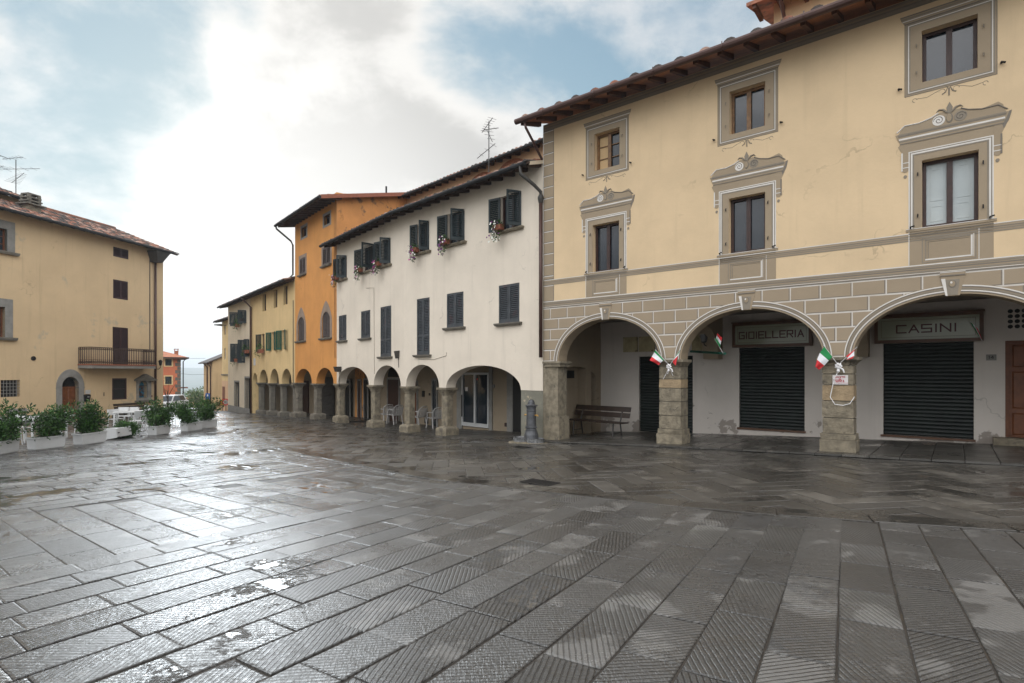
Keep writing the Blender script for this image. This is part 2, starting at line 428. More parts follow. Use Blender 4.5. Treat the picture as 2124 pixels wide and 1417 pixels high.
def leaf(win, F, x, y, z, w, h, ang, side, m, **k):
    """side -1: hinged on the left edge at x; +1: hinged on the right edge at x; ang opens it outwards"""
    b = shutter_mb(w, h, **k)
    if side > 0: b.xf(Matrix.Translation((-w, 0, 0)))
    b.xf(Matrix.Translation((x, y, z)) @ Matrix.Rotation(-ang if side < 0 else ang, 4, 'Z'))
    return b.build('shutter', m, win, F.M)
def window(F, root, r, fm='wood_dark', depth=.16, bars=(2, 1), fw=.055, pane='glass', name='window', mid=None):
    x0, x1, z0, z1 = r
    w = MB().box(x0, x1, depth, depth+.02, z0, z1).build(name, pane, root, F.M)
    b = MB(); y0, y1 = depth-.05, depth+.001
    b.box(x0, x0+fw, y0, y1, z0, z1); b.box(x1-fw, x1, y0, y1, z0, z1)
    b.box(x0+fw, x1-fw, y0+.002, y1, z0, z0+fw); b.box(x0+fw, x1-fw, y0+.002, y1, z1-fw, z1)
    for i in range(1, bars[0]):
        c = x0+(x1-x0)*i/bars[0]; b.box(c-fw*.75, c+fw*.75, y0-.006, y1, z0+fw, z1-fw)
    for i in range(1, bars[1]):
        c = z0+(z1-z0)*i/bars[1]; b.box(x0+fw, x1-fw, y0+.012, y1, c-.016, c+.016)
    b.build('frame', fm, w, F.M)
    return w
def sill(F, win, r, m='stone_dark', ov=.12, h=.08, out=.12):
    x0, x1, z0, z1 = r
    b = MB(); a, c = x0-ov, x1+ov
    b.hexa([(a+.02, -out+.03, z0-h), (c-.02, -out+.03, z0-h), (c-.02, .05, z0-h), (a+.02, .05, z0-h)],
           [(a, -out, z0-h*.4), (c, -out, z0-h*.4), (c, .05, z0-h*.4), (a, .05, z0-h*.4)])
    b.box(a, c, -out, .05, z0-h*.4, z0+.002)
    return b.build('sill', m, win, F.M)
def closed_shutters(F, root, r, m, sl=True, backing='black', rail=None, sillm='stone_dark', arch=None):
    x0, x1, z0, z1 = r
    w = MB().box(x0, x1, .09, .11, z0, z1).build('window', backing, root, F.M)
    c = (x0+x1)/2
    leaf(w, F, x0+.008, .012, z0+.01, c-x0-.012, z1-z0-.02, 0, -1, m, rail_at=rail)
    leaf(w, F, x1-.008, .012, z0+.01, x1-c-.012, z1-z0-.02, 0, 1, m, rail_at=rail)
    if sl: sill(F, w, r, sillm)
    return w
def ajar_window(F, root, r, m, a1, a2, sillm='stone_dark', fm='wood_dark'):
    x0, x1, z0, z1 = r
    w = window(F, root, r, fm, .15)
    lw = (x1-x0)/2-.01
    leaf(w, F, x0+.01, -.03, z0+.02, lw, z1-z0-.03, a1, -1, m)
    leaf(w, F, x1-.01, -.03, z0+.02, lw, z1-z0-.03, a2, 1, m)
    sill(F, w, r, sillm)
    return w
def wall(F, root, outline, holes, m, thick=.4, y0=0, name='wall', label=None, reveal=None):
    o = MB().prism([outline]+holes, y0, y0+thick, 0, 1 if reveal else 0).build(name, [m, reveal] if reveal else m, root, F.M)
    if label: o['label'] = label
    return o
def roof(F, root, s0, s1, ze, ov, pitch, depth, tilem='tile', gm='gutter_dark', rm='wood_eave_dark', sp=.55, gr=.07, tile_w=.23, gx=(0, 0), tile_rows=None, boards=None, step=.38, tr=.085):
    tp = math.tan(pitch); zf = lambda y: ze+.06+(y+ov)*tp
    b = MB(); b.hexa([(s0, -ov, zf(-ov)-.05), (s1, -ov, zf(-ov)-.05), (s1, depth, zf(depth)-.05), (s0, depth, zf(depth)-.05)],
                     [(s0, -ov, zf(-ov)), (s1, -ov, zf(-ov)), (s1, depth, zf(depth)), (s0, depth, zf(depth))], 1)
    n = int((s1-s0)/tile_w); rows = int((depth+ov)/step) if tile_rows is None else tile_rows
    rnd = random.Random(int(abs(ze)*1000)+n)
    for i in range(n):
        x = s0+(i+.5)*(s1-s0)/n
        for j in range(rows):
            y0 = -ov-.04+j*step; y1 = y0+step*1.12; jx = rnd.uniform(-.018, .018); jz = rnd.uniform(-.006, .014)
            r0, r1 = tr+rnd.uniform(-.006, .006), tr*.82
            q = []
            for yy, rr, lift in ((y0, r0, .03), (y1, r1, .0)):
                for k in range(6):
                    a = math.pi*k/5; q.append((x+jx+rr*math.cos(a), yy, zf(yy)+lift+jz+rr*.75*math.sin(a)))
            b.add(q, [(k, k+1, k+7, k+6) for k in range(5)]+[(0, 5, 4, 3, 2, 1)], rnd.choice((0, 0, 2, 3, 3, 3)))
    o = b.build('roof', [tilem, boards or rm, 'tile_pale', 'tile_dark'], root, F.M, norm=False)
    g = MB(); zg_ = ze+.02
    g.tube([(s0-gx[0], -ov-gr*.9, zg_), (s1+gx[1], -ov-gr*.9, zg_)], gr, 10).build('gutter', gm, o, F.M, smooth=False)
    t = MB(); k = int((s1-s0-.2)/sp)
    for i in range(k+1):
        x = s0+.12+i*(s1-s0-.24)/k
        ya, yb = -ov+.06, .15
        za, zb = zf(ya)-.05, zf(yb)-.05
        t.hexa([(x-.045, ya, za-.085), (x+.045, ya, za-.085), (x+.045, yb, zb-.13), (x-.045, yb, zb-.13)],
               [(x-.045, ya, za+.004), (x+.045, ya, za+.004), (x+.045, yb, zb+.004), (x-.045, yb, zb+.004)])
    t.build('rafters', rm, o, F.M)
    return o
def downpipe(F, root, pts, r, m):
    return MB().tube(pts, r, 10).build('downpipe', m, root, F.M, smooth=True)
def column(F, root, s, zt, w=.36, pl=.30, m='stone', y=None, zb=None, pw=1.85):
    w *= .84
    """squat chamfered stone column under an arcade: plinth, shaft, flared capital"""
    y = .20 if y is None else y
    zb = F.g(s, y) if zb is None else zb
    h = w/2; pz = zb+pl
    def octo(hh, c): return [(hh, c), (c, hh), (-c, hh), (-hh, c), (-hh, -c), (-c, -hh), (c, -hh), (hh, -c)]
    def ring(b, hs):
        o = len(b.v)
        for hh, c, z in hs:
            for (a, d) in octo(hh, c): b.v.append(Vector((s+a, y+d, z)))
        for i in range(len(hs)-1):
            for k in range(8):
                k2 = (k+1) % 8; b.f.append((o+i*8+k, o+i*8+k2, o+(i+1)*8+k2, o+(i+1)*8+k)); b.m.append(0)
        b.f.append(tuple(o+k for k in range(8))); b.m.append(0)
        e = o+(len(hs)-1)*8; b.f.append(tuple(e+k for k in range(8))); b.m.append(0)
    b = MB(); ring(b, [(h, h*.74, pz+.05), (h, h*.74, zt-.26)])
    c = b.build('column', m, root, F.M)
    b = MB(); q = h*pw
    ring(b, [(q, q*.96, zb-.4), (q, q*.96, pz-.05), (q*.95, q*.90, pz), (h*1.15, h*.9, pz+.055)])
    b.build('plinth', m, c, F.M)
    b = MB(); ring(b, [(h, h*.74, zt-.27), (h*1.14, h*.88, zt-.23), (h*1.14, h*.88, zt-.20), (h*1.65, h*1.5, zt-.07), (h*1.75, h*1.7, zt-.07), (h*1.75, h*1.7, zt)])
    b.build('capital', m, c, F.M)
    return c
def strip(b, x0, x1, z0, z1, k=0, mi=0): b.box(x0, x1, -.003*(k+1), .012, z0, z1, mi)
def border(b, x0, x1, z0, z1, w, k, mi):
    strip(b, x0, x1, z0, z0+w, k, mi); strip(b, x0, x1, z1-w, z1, k, mi)
    strip(b, x0, x0+w, z0+w, z1-w, k, mi); strip(b, x1-w, x1, z0+w, z1-w, k, mi)
LET = {'G': [[(1,1),(0,1),(0,0),(1,0),(1,.5),(.55,.5)]], 'I': [[(.5,0),(.5,1)]], 'O': [[(0,0),(0,1),(1,1),(1,0),(0,0)]],
       'E': [[(1,1),(0,1),(0,0),(1,0)], [(0,.5),(.85,.5)]], 'L': [[(0,1),(0,0),(1,0)]],
       'R': [[(0,0),(0,1),(1,1),(1,.48),(0,.48)], [(.5,.48),(1,0)]], 'A': [[(0,0),(.5,1),(1,0)], [(.22,.36),(.78,.36)]],
       'C': [[(1,1),(0,1),(0,0),(1,0)]], 'S': [[(1,1),(0,1),(0,.5),(1,.5),(1,0),(0,0)]], 'N': [[(0,0),(0,1),(1,0),(1,1)]],
       'D': [[(0,0),(0,1),(.65,1),(1,.7),(1,.3),(.65,0),(0,0)]], 'V': [[(0,1),(.5,0),(1,1)]], 'T': [[(0,1),(1,1)], [(.5,1),(.5,0)]],
       '1': [[(.25,.8),(.55,1),(.55,0)]], '0': [[(0,.2),(0,.8),(.3,1),(.7,1),(1,.8),(1,.2),(.7,0),(.3,0),(0,.2)]],
       'P': [[(0,0),(0,1),(1,1),(1,.5),(0,.5)]], '4': [[(.75,0),(.75,1),(0,.35),(1,.35)]], ' ': []}
def lettering(b, txt, x0, x1, z0, z1, y, t, mi=0, gap=.35, wob=0):
    """raised strokes along x, the same characters as on the board"""
    wd = [.25 if c in 'I1' else .55 if c == ' ' else 1.0 for c in txt]; u = (x1-x0)/(sum(wd)+gap*(len(txt)-1)); x = x0
    rnd = random.Random(5)
    for c, w in zip(txt, wd):
        for k, line in enumerate(LET[c]):
            pts = []
            for (a, d) in line:
                if c in 'I1': a = .5 if c == 'I' else a
                pts.append(Vector((x+a*w*u+rnd.uniform(-wob, wob), z0+d*(z1-z0)+rnd.uniform(-wob, wob))))
            for p, q in zip(pts[:-1], pts[1:]):
                dd = (q-p).normalized(); nn = Vector((-dd.y, dd.x))*t/2; p2, q2 = p-dd*t*.45, q+dd*t*.45
                yy = y-.0004*rnd.random()
                b.hexa([(p2.x-nn.x, yy, p2.y-nn.y), (q2.x-nn.x, yy, q2.y-nn.y), (q2.x+nn.x, yy, q2.y+nn.y), (p2.x+nn.x, yy, p2.y+nn.y)],
                       [(p2.x-nn.x, y+.004, p2.y-nn.y), (q2.x-nn.x, y+.004, q2.y-nn.y), (q2.x+nn.x, y+.004, q2.y+nn.y), (p2.x+nn.x, y+.004, p2.y+nn.y)], mi)
        x += (w+gap)*u
def roller(F, root, r, y, m='roller', name='shutter_door'):
    x0, x1, z0, z1 = r
    o = MB().box(x0, x1, y, y+.04, z0, z1).build(name, m, root, F.M)
    b = MB(); n = int((z1-z0)/.085)
    for i in range(n):
        z = z0+(z1-z0)*i/n; h = (z1-z0)/n
        b.add([(x0, y-.004, z), (x1, y-.004, z), (x1, y-.022, z+h*.35), (x0, y-.022, z+h*.35), (x1, y-.018, z+h*.8), (x0, y-.018, z+h*.8), (x1, y-.004, z+h), (x0, y-.004, z+h)],
              [(0,1,2,3), (3,2,4,5), (5,4,6,7)])
    b.build('slats', m, o, F.M)
    return o
def panel_door(F, root, r, y, m='wood_door', cols=2, rows=(.28, .72), handle=True):
    x0, x1, z0, z1 = r
    o = MB().box(x0, x1, y, y+.06, z0, z1).build('door', m, root, F.M)
    b = MB(); c0 = 0
    cuts = [0]+list(rows)+[1]
    for i in range(cols):
        a = x0+(x1-x0)*i/cols+.06; c = x0+(x1-x0)*(i+1)/cols-.06
        for lo, hi in zip(cuts[:-1], cuts[1:]):
            za, zb = z0+(z1-z0)*lo+.05, z0+(z1-z0)*hi-.04
            b.hexa([(a, y+.001, za), (c, y+.001, za), (c, y+.001, zb), (a, y+.001, zb)],
                   [(a+.03, y-.02, za+.03), (c-.03, y-.02, za+.03), (c-.03, y-.02, zb-.03), (a+.03, y-.02, zb-.03)])
    b.build('panels', m, o, F.M)
    if handle: MB().tube([(x1-.09, y-.05, z0+.98), (x1-.09, y-.05, z0+1.10)], .014, 6).build('handle', 'brass', o, F.M)
    return o
# ---------------------------------------------------------------- building on the right: painted palazzo with arcade
def vp_dir(vx): return (-(vx-CX), -FOC)               # facade direction (to the right) from its vanishing point
FR = Frame((.885, 15.57), (.7786, -.6276))
MAS_W, MAS_H = .557, .2925
RZ = round(FR.g(0), 3)
MAS_Z = 1.977-RZ; MAS_S0 = .233
masonry()
def right_building():
    zb = RZ
    root = thing('arcaded_building', 'cream palazzo with grey painted window surrounds above three wide masonry arches', 'building', FR.P(0, 0, zb), FR.ang)
    ZS, SE = 1.95, 14.6
    arches = [(.509, 3.47, ZS, 3.045), (4.0, 6.985, ZS, 3.05), (7.50, 10.565, ZS, 3.055), (11.08, 14.1, ZS, 3.055)]
    ops_mid = [(1.60, 2.375, 4.285, 5.53), (5.11, 5.875, 4.305, 5.54), (8.588, 9.39, 4.32, 5.56), (12.1, 12.9, 4.32, 5.56)]
    ops_top = [(1.655, 2.389, 6.95, 7.915), (5.124, 5.874, 6.968, 7.93), (8.588, 9.377, 7.0, 7.95), (12.1, 12.9, 7.0, 7.95)]
    ZT = 8.62
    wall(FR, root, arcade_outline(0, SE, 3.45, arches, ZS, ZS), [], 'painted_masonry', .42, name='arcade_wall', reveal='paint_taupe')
    wall(FR, root, rl(0, SE, 3.45, ZT), [rl(*o) for o in ops_mid+ops_top], 'plaster_cream', .42)
    # side, back and ends so that the block is solid
    b = MB(); b.box(.004, .3, .42, 9, 3.3, ZT); b.box(SE-.3, SE, .42, 9, zb-1, ZT); b.box(.3, SE-.3, 8.7, 9, zb-1, ZT); b.build('side_wall', 'plaster_peach', root, FR.M)
    # inner arcade: shop wall, ceiling, cross walls
    D = 3.2
    doors = [(1.372, 3.08, -.2, 2.135), (4.386, 6.025, .12, 2.32), (7.72, 9.386, .16, 2.332), (9.903, 11.0, .25, 2.324)]
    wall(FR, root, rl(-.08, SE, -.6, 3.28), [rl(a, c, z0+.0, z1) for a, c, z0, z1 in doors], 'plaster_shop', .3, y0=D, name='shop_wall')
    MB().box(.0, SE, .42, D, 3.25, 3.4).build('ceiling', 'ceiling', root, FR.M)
    for i, r in enumerate(doors[:3]): roller(FR, root, r, D+.10)
    for r in doors[1:3]: MB().box(r[0]-.05, r[1]+.03, D-.04, D+.06, r[2]-.05, r[2]).build('door_sill', 'sign_frame', root, FR.M)
    MB().box(9.70, 11.2, D-.30, D+.3, -.3, .25).build('doorstep', 'stone', root, FR.M)
    panel_door(FR, root, (9.96, 10.94, .25, 2.27), D+.12, handle=True)
    b = MB(); b.box(9.903, 9.96, D+.05, D+.16, .25, 2.324); b.box(10.94, 11.0, D+.05, D+.16, .25, 2.324); b.box(9.96, 10.94, D+.05, D+.16, 2.27, 2.324); b.build('door_frame', 'wood_door', root, FR.M)
    # left cross wall with a blocked low arch
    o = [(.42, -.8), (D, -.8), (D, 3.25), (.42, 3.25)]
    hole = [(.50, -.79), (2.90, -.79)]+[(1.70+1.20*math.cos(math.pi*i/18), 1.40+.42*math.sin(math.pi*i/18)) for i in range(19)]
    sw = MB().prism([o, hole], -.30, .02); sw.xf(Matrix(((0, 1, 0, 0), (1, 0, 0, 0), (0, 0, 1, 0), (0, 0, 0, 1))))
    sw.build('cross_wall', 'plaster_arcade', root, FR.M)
    b = MB(); b.box(-.33, -.29, .45, 3.0, -.8, 1.9); b.build('niche_back', 'plaster_arcade', root, FR.M)
    b = MB(); b.box(-.289, -.27, 1.25, 2.05, 1.46, 1.70); b.build('vent', 'black', root, FR.M)
    # transverse arch between the bays, resting on a bracket at the shop wall
    def rib(s0, s1, name):
        pts = [(.40, 3.27), (.40, 2.02)]
        cy, ry = 1.62, 1.22
        pts += [(cy-ry*math.cos(math.pi*i/20), 2.02+.92*math.sin(math.pi*i/20)) for i in range(21)]
        pts += [(D, 2.02), (D, 3.27)]
        b = MB().prism([pts], s0, s1); b.xf(Matrix(((0, 1, 0, 0), (1, 0, 0, 0), (0, 0, 1, 0), (0, 0, 0, 1))))
        return b.build(name, 'plaster_arcade', root, FR.M)
    rib(3.52, 3.94, 'cross_arch'); rib(7.05, 7.45, 'cross_arch')
    # pillars of stacked stone
    rnd = random.Random(3)
    def pillar(s0, s1, front, flare=.05, cap=True):
        zb_ = FR.g((s0+s1)/2, .2); b = MB(); y0, y1 = 0.0, .44
        hb = .42
        def blk(a, c, d0, d1, z0, z1, mi, j=.012):
            q = [rnd.uniform(-j, j) for _ in range(8)]
            b.hexa([(a+q[0], d0+q[1], z0), (c+q[2], d0+q[3], z0), (c, d1, z0), (a, d1, z0)], [(a+q[4], d0+q[5], z1), (c+q[6], d0+q[7], z1), (c, d1, z1), (a, d1, z1)], mi)
        zs = [zb_+hb, zb_+hb+.32, zb_+hb+.66, zb_+hb+.98, zb_+hb+1.2, ZS-.16]
        zs = [z for z in zs if z < ZS-.2]+[ZS-.16]
        b.box(s0+.02, s1-.02, y0+.02, y1-.02, zb_+hb-.1, ZS-.1, 2)
        for i, (a, c) in enumerate(zip(zs[:-1], zs[1:])): blk(s0, s1, y0, y1, a+.009, c-.009, 1 if (i+front) % 4 == 0 else 0, .008)
        col_ = b.build('pillar', ['stone', 'stone_warm', 'stone_dark'], root, FR.M)
        b = MB(); blk(s0-flare, s1+flare, y0-flare, y1+.03, zb_-.5, zb_+.30, 0, .02); blk(s0-flare+.015, s1+flare-.015, y0-flare+.015, y1+.02, zb_+.305, zb_+hb-.003, 0, .015)
        b.build('plinth', 'stone', col_, FR.M)
        b = MB(); z = ZS-.16
        for h, o0, o1 in ((.05, 0, .03), (.05, .035, .09), (.06, .10, .10)):
            b.hexa([(s0-o0, y0-o0, z), (s1+o0, y0-o0, z), (s1+o0, y1, z), (s0-o0, y1, z)], [(s0-o1, y0-o1, z+h), (s1+o1, y0-o1, z+h), (s1+o1, y1, z+h), (s0-o1, y1, z+h)]); z += h
        b.build('capital', 'stone', col_, FR.M)
    pillar(3.46, 4.0, 1); pillar(6.965, 7.505, 2); pillar(10.56, 11.085, 3)
    # first pier: plain rendered stone with a chamfered foot
    b = MB(); b.box(.0, .50, -.004, .44, FR.g(0)-.6, ZS-.15); p = b.build('pillar', 'stone', root, FR.M); p['label'] = 'corner pier with plain smooth face'
    b = MB(); b.hexa([(.02, -.02, -1.2), (.55, -.02, -1.2), (.55, .5, -1.2), (.02, .5, -1.2)], [(.02, -.02, .42), (.55, -.02, .42), (.55, .5, .42), (.02, .5, .42)]); b.build('plinth', 'stone', p, FR.M)
    b = MB(); b.box(.06, .60, -.06, .46, ZS-.15, ZS-.06); b.box(.03, .64, -.09, .48, ZS-.06, ZS); b.build('capital', 'stone', p, FR.M)
    # painted decoration, a few millimetres proud of the wall
    PM = ['paint_taupe', 'paint_white', 'paint_dark', 'paint_mid']
    b = MB()
    for z0, z1, k, mi in ((3.44, 3.635, 0, 0), (3.615, 3.635, 1, 1), (3.575, 3.60, 1, 3), (3.54, 3.56, 1, 2), (3.49, 3.515, 1, 3), (3.44, 3.462, 1, 2), (3.468, 3.478, 1, 1)): strip(b, 0, SE, z0, z1, k, mi)
    for z0, z1, k, mi in ((4.085, 4.235, 0, 0), (4.22, 4.235, 1, 1), (4.165, 4.178, 1, 2), (4.085, 4.105, 1, 3), (4.13, 4.145, 1, 3)): strip(b, 0, SE, z0, z1, k, mi)
    for z0, z1, k, mi in ((8.42, ZT-.01, 0, 3), (8.42, 8.44, 1, 2), (8.50, 8.515, 1, 2), (8.53, 8.56, 1, 0)): strip(b, 0, SE, z0, z1, k, mi)
    b.build('painted_cornice', PM, root, FR.M)
    b = MB(); z = 8.40
    strip(b, 0, .365, 4.235, 8.42, 0, 2)
    while z > 4.25:
        z0 = max(4.24, z-.312); strip(b, .015, .345, z0+.022, z, 1, 0); strip(b, .0, .350, z-.018, z, 2, 1); strip(b, .0, .016, z0+.02, z-.018, 2, 1); z -= .312
    strip(b, 0, .365, 3.635, 4.085, 0, 2); strip(b, .015, .345, 3.65, 4.07, 1, 0); strip(b, 0, .35, 4.055, 4.07, 2, 1)
    b.build('painted_quoin', PM, root, FR.M)
    # archivolts and keystones
    for a0, a1, zs, za in arches:
        b = MB()
        for k, (w0, w1, mi) in enumerate(((0, .165, 0), (.135, .155, 1), (.115, .132, 2), (.045, .065, 1), (.030, .044, 2), (.075, .10, 3))):
            i_ = arch_pts(a0-w0, a1+w0, zs, za+w0, 40); o_ = arch_pts(a0-w1, a1+w1, zs, za+w1, 40)
            if k == 0: i_ = arch_pts(a0+.001, a1-.001, zs, za-.001, 40)
            b.prism([o_+i_[::-1]], -.003*(1+(k > 0))-.0008*k, .012, mi)
        b.build('painted_arch', PM, root, FR.M)
        c = (a0+a1)/2; z0, z1 = za-.03, za+.40
        b = MB()
        b.prism([[(c-.10, z0), (c+.10, z0), (c+.17, z1-.10), (c+.155, z1-.06), (c-.155, z1-.06), (c-.17, z1-.10)]], -.012, .012, 0)
        b.prism([[(c-.07, z0+.01), (c+.07, z0+.01), (c+.10, z1-.14), (c-.10, z1-.14)]], -.016, .0, 3)
        b.prism([[(c-.10, z0), (c-.07, z0), (c-.105, z1-.12), (c-.165, z1-.12)]], -.018, .0, 1)
        b.box(c-.18, c+.18, -.022, .0, z1-.07, z1, 0); b.box(c-.18, c+.18, -.025, .0, z1-.012, z1, 1); b.box(c-.17, c+.17, -.024, .0, z1-.075, z1-.055, 2)
        b.prism([[(c+.055*math.cos(t*.4), z0+.21+.07*math.sin(t*.4)) for t in range(16)]], -.020, .0, 2)
        b.prism([[(c-.005+.042*math.cos(t*.4), z0+.212+.055*math.sin(t*.4)) for t in range(16)]], -.026, .0, 0)
        b.prism([[(c-.018+.016*math.cos(t*.4), z0+.235+.02*math.sin(t*.4)) for t in range(16)]], -.030, .0, 1)
        b.build('keystone', PM, root, FR.M)
    # middle windows
    def spiral(b, x, z, r, k, mi, mi2, sgn=1):
        b.prism([[(x+r*math.cos(t*.35), z+r*math.sin(t*.35)) for t in range(18)]], -.003*k, .012, mi)
        pts = [Vector((x+sgn*(r*.85*(1-t/26))*math.cos(t*.42), -.003*k-.001, z+(r*.85*(1-t/26))*math.sin(t*.42))) for t in range(24)]
        b.tube(pts, .006, 4, mi2)
    for i, (x0, x1, z0, z1) in enumerate(ops_mid):
        c = (x0+x1)/2; A0, A1 = c-.60, c+.60; ZA = z1+.20
        b = MB()
        b.prism([[(A0, z0-.04), (A1, z0-.04), (A1, ZA), (A0, ZA)], rl(x0, x1, z0, z1)], -.003, .012, 0)
        for w0, w1, k, mi in ((.0, .018, 1, 1), (.035, .06, 1, 1), (.06, .085, 1, 3), (.018, .035, 1, 3)):
            b.prism([[(A0+w0, z0-.03), (A0+w0, ZA-w0), (A1-w0, ZA-w0), (A1-w0, z0-.03), (A1-w1, z0-.03), (A1-w1, ZA-w1), (A0+w1, ZA-w1), (A0+w1, z0-.03)]], -.006-.0006*k, .012, mi)
        # frieze, consoles, cornice
        strip(b, A0-.08, A1+.08, ZA, ZA+.17, 0, 0)
        for sgn in (-1, 1):
            e = c+sgn*.60; f = c+sgn*.70
            b.prism([[(e, ZA+.02), (e, ZA-.34), (e+sgn*.03, ZA-.37), (f-sgn*.03, ZA-.37), (f, ZA-.34), (f, ZA), (f+sgn*.06, ZA+.13), (f+sgn*.02, ZA+.17), (e, ZA+.17)]], -.006, .012, 0)
            b.box(min(e, f), max(e, f), -.010, .0, ZA-.20, ZA-.185, 1); b.box(min(e, f), max(e, f), -.010, .0, ZA-.29, ZA-.275, 1)
            b.box(f-.012, f+.012, -.010, .0, ZA-.34, ZA, 2 if sgn > 0 else 1); b.prism([[(e+sgn*.05+.03*math.cos(t), ZA-.45+.035*math.sin(t)) for t in range(6)]], -.006, .012, 3)
        C0, C1 = c-.80, c+.80
        b.prism([[(A0-.12, ZA+.16), (A1+.12, ZA+.16), (C1-.03, ZA+.27), (C1, ZA+.36), (C0, ZA+.36), (C0+.03, ZA+.27)]], -.009, .012, 0)
        for za_, zb_, k, mi in ((.335, .36, 0, 3), (.31, .33, 0, 2), (.245, .275, 0, 1), (.21, .235, 0, 3), (.165, .18, 0, 2)):
            t = (za_-.16)/.2; b.box(C0+.04*(1-t)+.03, C1-.04*(1-t)-.03, -.012, .0, ZA+za_, ZA+zb_, mi)
        b.prism([[(C1-.02, ZA+.36), (C1+.035, ZA+.37), (C1+.0, ZA+.22), (A1+.13, ZA+.08), (A1+.11, ZA+.16), (C1-.05, ZA+.27)]], -.0075, .012, 2)
        # curved pediment with scrolls and leaf
        top = [(C0+.04, ZA+.36), (C0+.10, ZA+.45), (C0+.14, ZA+.50), (C0+.36, ZA+.50), (c-.26, ZA+.54), (c-.14, ZA+.60), (c+.14, ZA+.60), (c+.26, ZA+.54), (C1-.36, ZA+.50), (C1-.14, ZA+.56), (C1-.08, ZA+.50), (C1-.04, ZA+.36)]
        b.prism([top], -.006, .012, 0)
        for sgn in (-1, 1):
            q = [(c+sgn*.78, ZA+.40), (c+sgn*.66, ZA+.505), (c+sgn*.44, ZA+.50), (c+sgn*.26, ZA+.545), (c+sgn*.16, ZA+.60)]
            b.tube([Vector((x, -.008, z)) for x, z in q], .012, 5, 1 if sgn < 0 else 2)
            spiral(b, c+sgn*.155, ZA+.465, .092, 3.4, 1 if sgn < 0 else 3, 2, sgn)
        b.prism([[(c+.048*math.cos(t*.4), ZA+.47+.085*math.sin(t*.4)) for t in range(16)]], -.014, .012, 2)
        b.prism([[(c-.006+.036*math.cos(t*.4), ZA+.475+.07*math.sin(t*.4)) for t in range(16)]], -.017, .012, 0)
        b.prism([[(c-.03, ZA+.56), (c+.03, ZA+.56), (c+.045, ZA+.66), (c, ZA+.76), (c-.045, ZA+.66)]], -.010, .012, 3)
        for sgn in (-1, 1):
            b.tube([Vector((c+sgn*x, -.008, ZA+z)) for x, z in ((.03, .57), (.09, .64), (.15, .655), (.19, .62))], [.016, .02, .014, .004], 5, 3)
        # sill ledge and panel below
        strip(b, A0-.0, A1+.0, 3.635, z0-.02, 0, 0)
        b.box(A0-.04, A1+.04, -.014, .0, z0-.055, z0-.005, 0); b.box(A0-.04, A1+.04, -.017, .0, z0-.012, z0-.002, 1); b.box(A0, A1, -.009, 0, z0-.10, z0-.085, 2); b.box(A0, A1, -.009, 0, z0-.135, z0-.128, 3)
        p0, p1, q0, q1 = c-.40, c+.37, 3.66, z0-.19
        border(b, p0, p1, q0, q1, .014, 1, 3)
        b.box(p1-.075, p1-.05, -.0085, 0, q0+.06, q1-.05, 1); b.box(p0+.05, p1-.05, -.0085, 0, q0+.045, q0+.07, 1); b.box(p1-.04, p1-.03, -.0085, 0, q0+.04, q1-.03, 1)
        b.box(p0+.05, p0+.065, -.0085, 0, q0+.07, q1-.05, 3); b.box(p0+.05, p1-.075, -.0085, 0, q1-.065, q1-.05, 3); b.box(p0+.09, p0+.098, -.0085, 0, q0+.09, q1-.085, 2); b.box(p0+.09, p1-.09, -.0085, 0, q1-.09, q1-.085, 2)
        strip(b, p1+.03, p1+.04, 3.64, z0-.14, 1, 1); strip(b, A0, A0+.012, 3.64, z0-.06, 1, 1)
        w = window(FR, root, (x0, x1, z0, z1), 'wood_dark' if i != 1 else 'wood_dark', .20, fw=.06)
        b.build('painted_surround', PM, w, FR.M)
        for xx in (x0-.06, x1+.06):
            for zz in (z0+.22, z1-.25): MB().tube([(xx, .0, zz+.04), (xx, -.03, zz+.02), (xx, -.03, zz-.03)], .011, 5).build('hinge_pin', 'iron', w, FR.M)
        for xx in (A0+.03, A1-.05): MB().tube([(xx, .0, z0+.0), (xx, -.07, z0+.02), (xx+.06, -.09, z0+.03)], .014, 5).build('shutter_hook', 'iron', w, FR.M)
        if i == 2:                                     # pale folded inner shutters behind the glass, shown as the panes' backing
            for a, e in ((x0+.06, c-.045), (c+.045, x1-.06)):
                q = MB(); q.box(a, e, .193, .199, z0+.06, z1-.06)
                for za_, zb_ in ((z0+.12, z0+.42), (z0+.50, z1-.14)):
                    q.prism([rl(a+.06, e-.05, za_, zb_), rl(a+.085, e-.075, za_+.03, zb_-.03)], .187, .194)
                s_ = q.build('inner_shutter', 'panel_pale', w, FR.M)
    # top windows
    for i, (x0, x1, z0, z1) in enumerate(ops_top):
        c = (x0+x1)/2; A0, A1, B0, B1 = x0-.26, x1+.26, z0-.20, z1+.22
        b = MB()
        b.prism([rl(A0, A1, B0, B1), rl(x0, x1, z0, z1)], -.003, .012, 0)
        border(b, A0, A1, B0, B1, .010, 1, 2); border(b, A0+.055, A1-.055, B0+.055, B1-.055, .014, 1, 1); border(b, A0+.069, A1-.069, B0+.069, B1-.069, .02, 1, 3); border(b, A0+.03, A1-.03, B0+.03, B1-.03, .018, 1, 3)
        b.prism([[(A0, B1-.02), (A1, B1-.02), (A1+.05, B1+.08), (A1+.07, B1+.14), (A0-.07, B1+.14), (A0-.05, B1+.08)]], -.010, .012, 0)
        b.box(A0-.06, A1+.06, -.013, 0, B1+.12, B1+.14, 2); b.box(A0-.05, A1+.05, -.013, 0, B1+.07, B1+.095, 3); b.box(A0-.03, A1+.03, -.013, 0, B1+.035, B1+.05, 1); b.box(A0, A1, -.013, 0, B1-.02, B1-.005, 2)
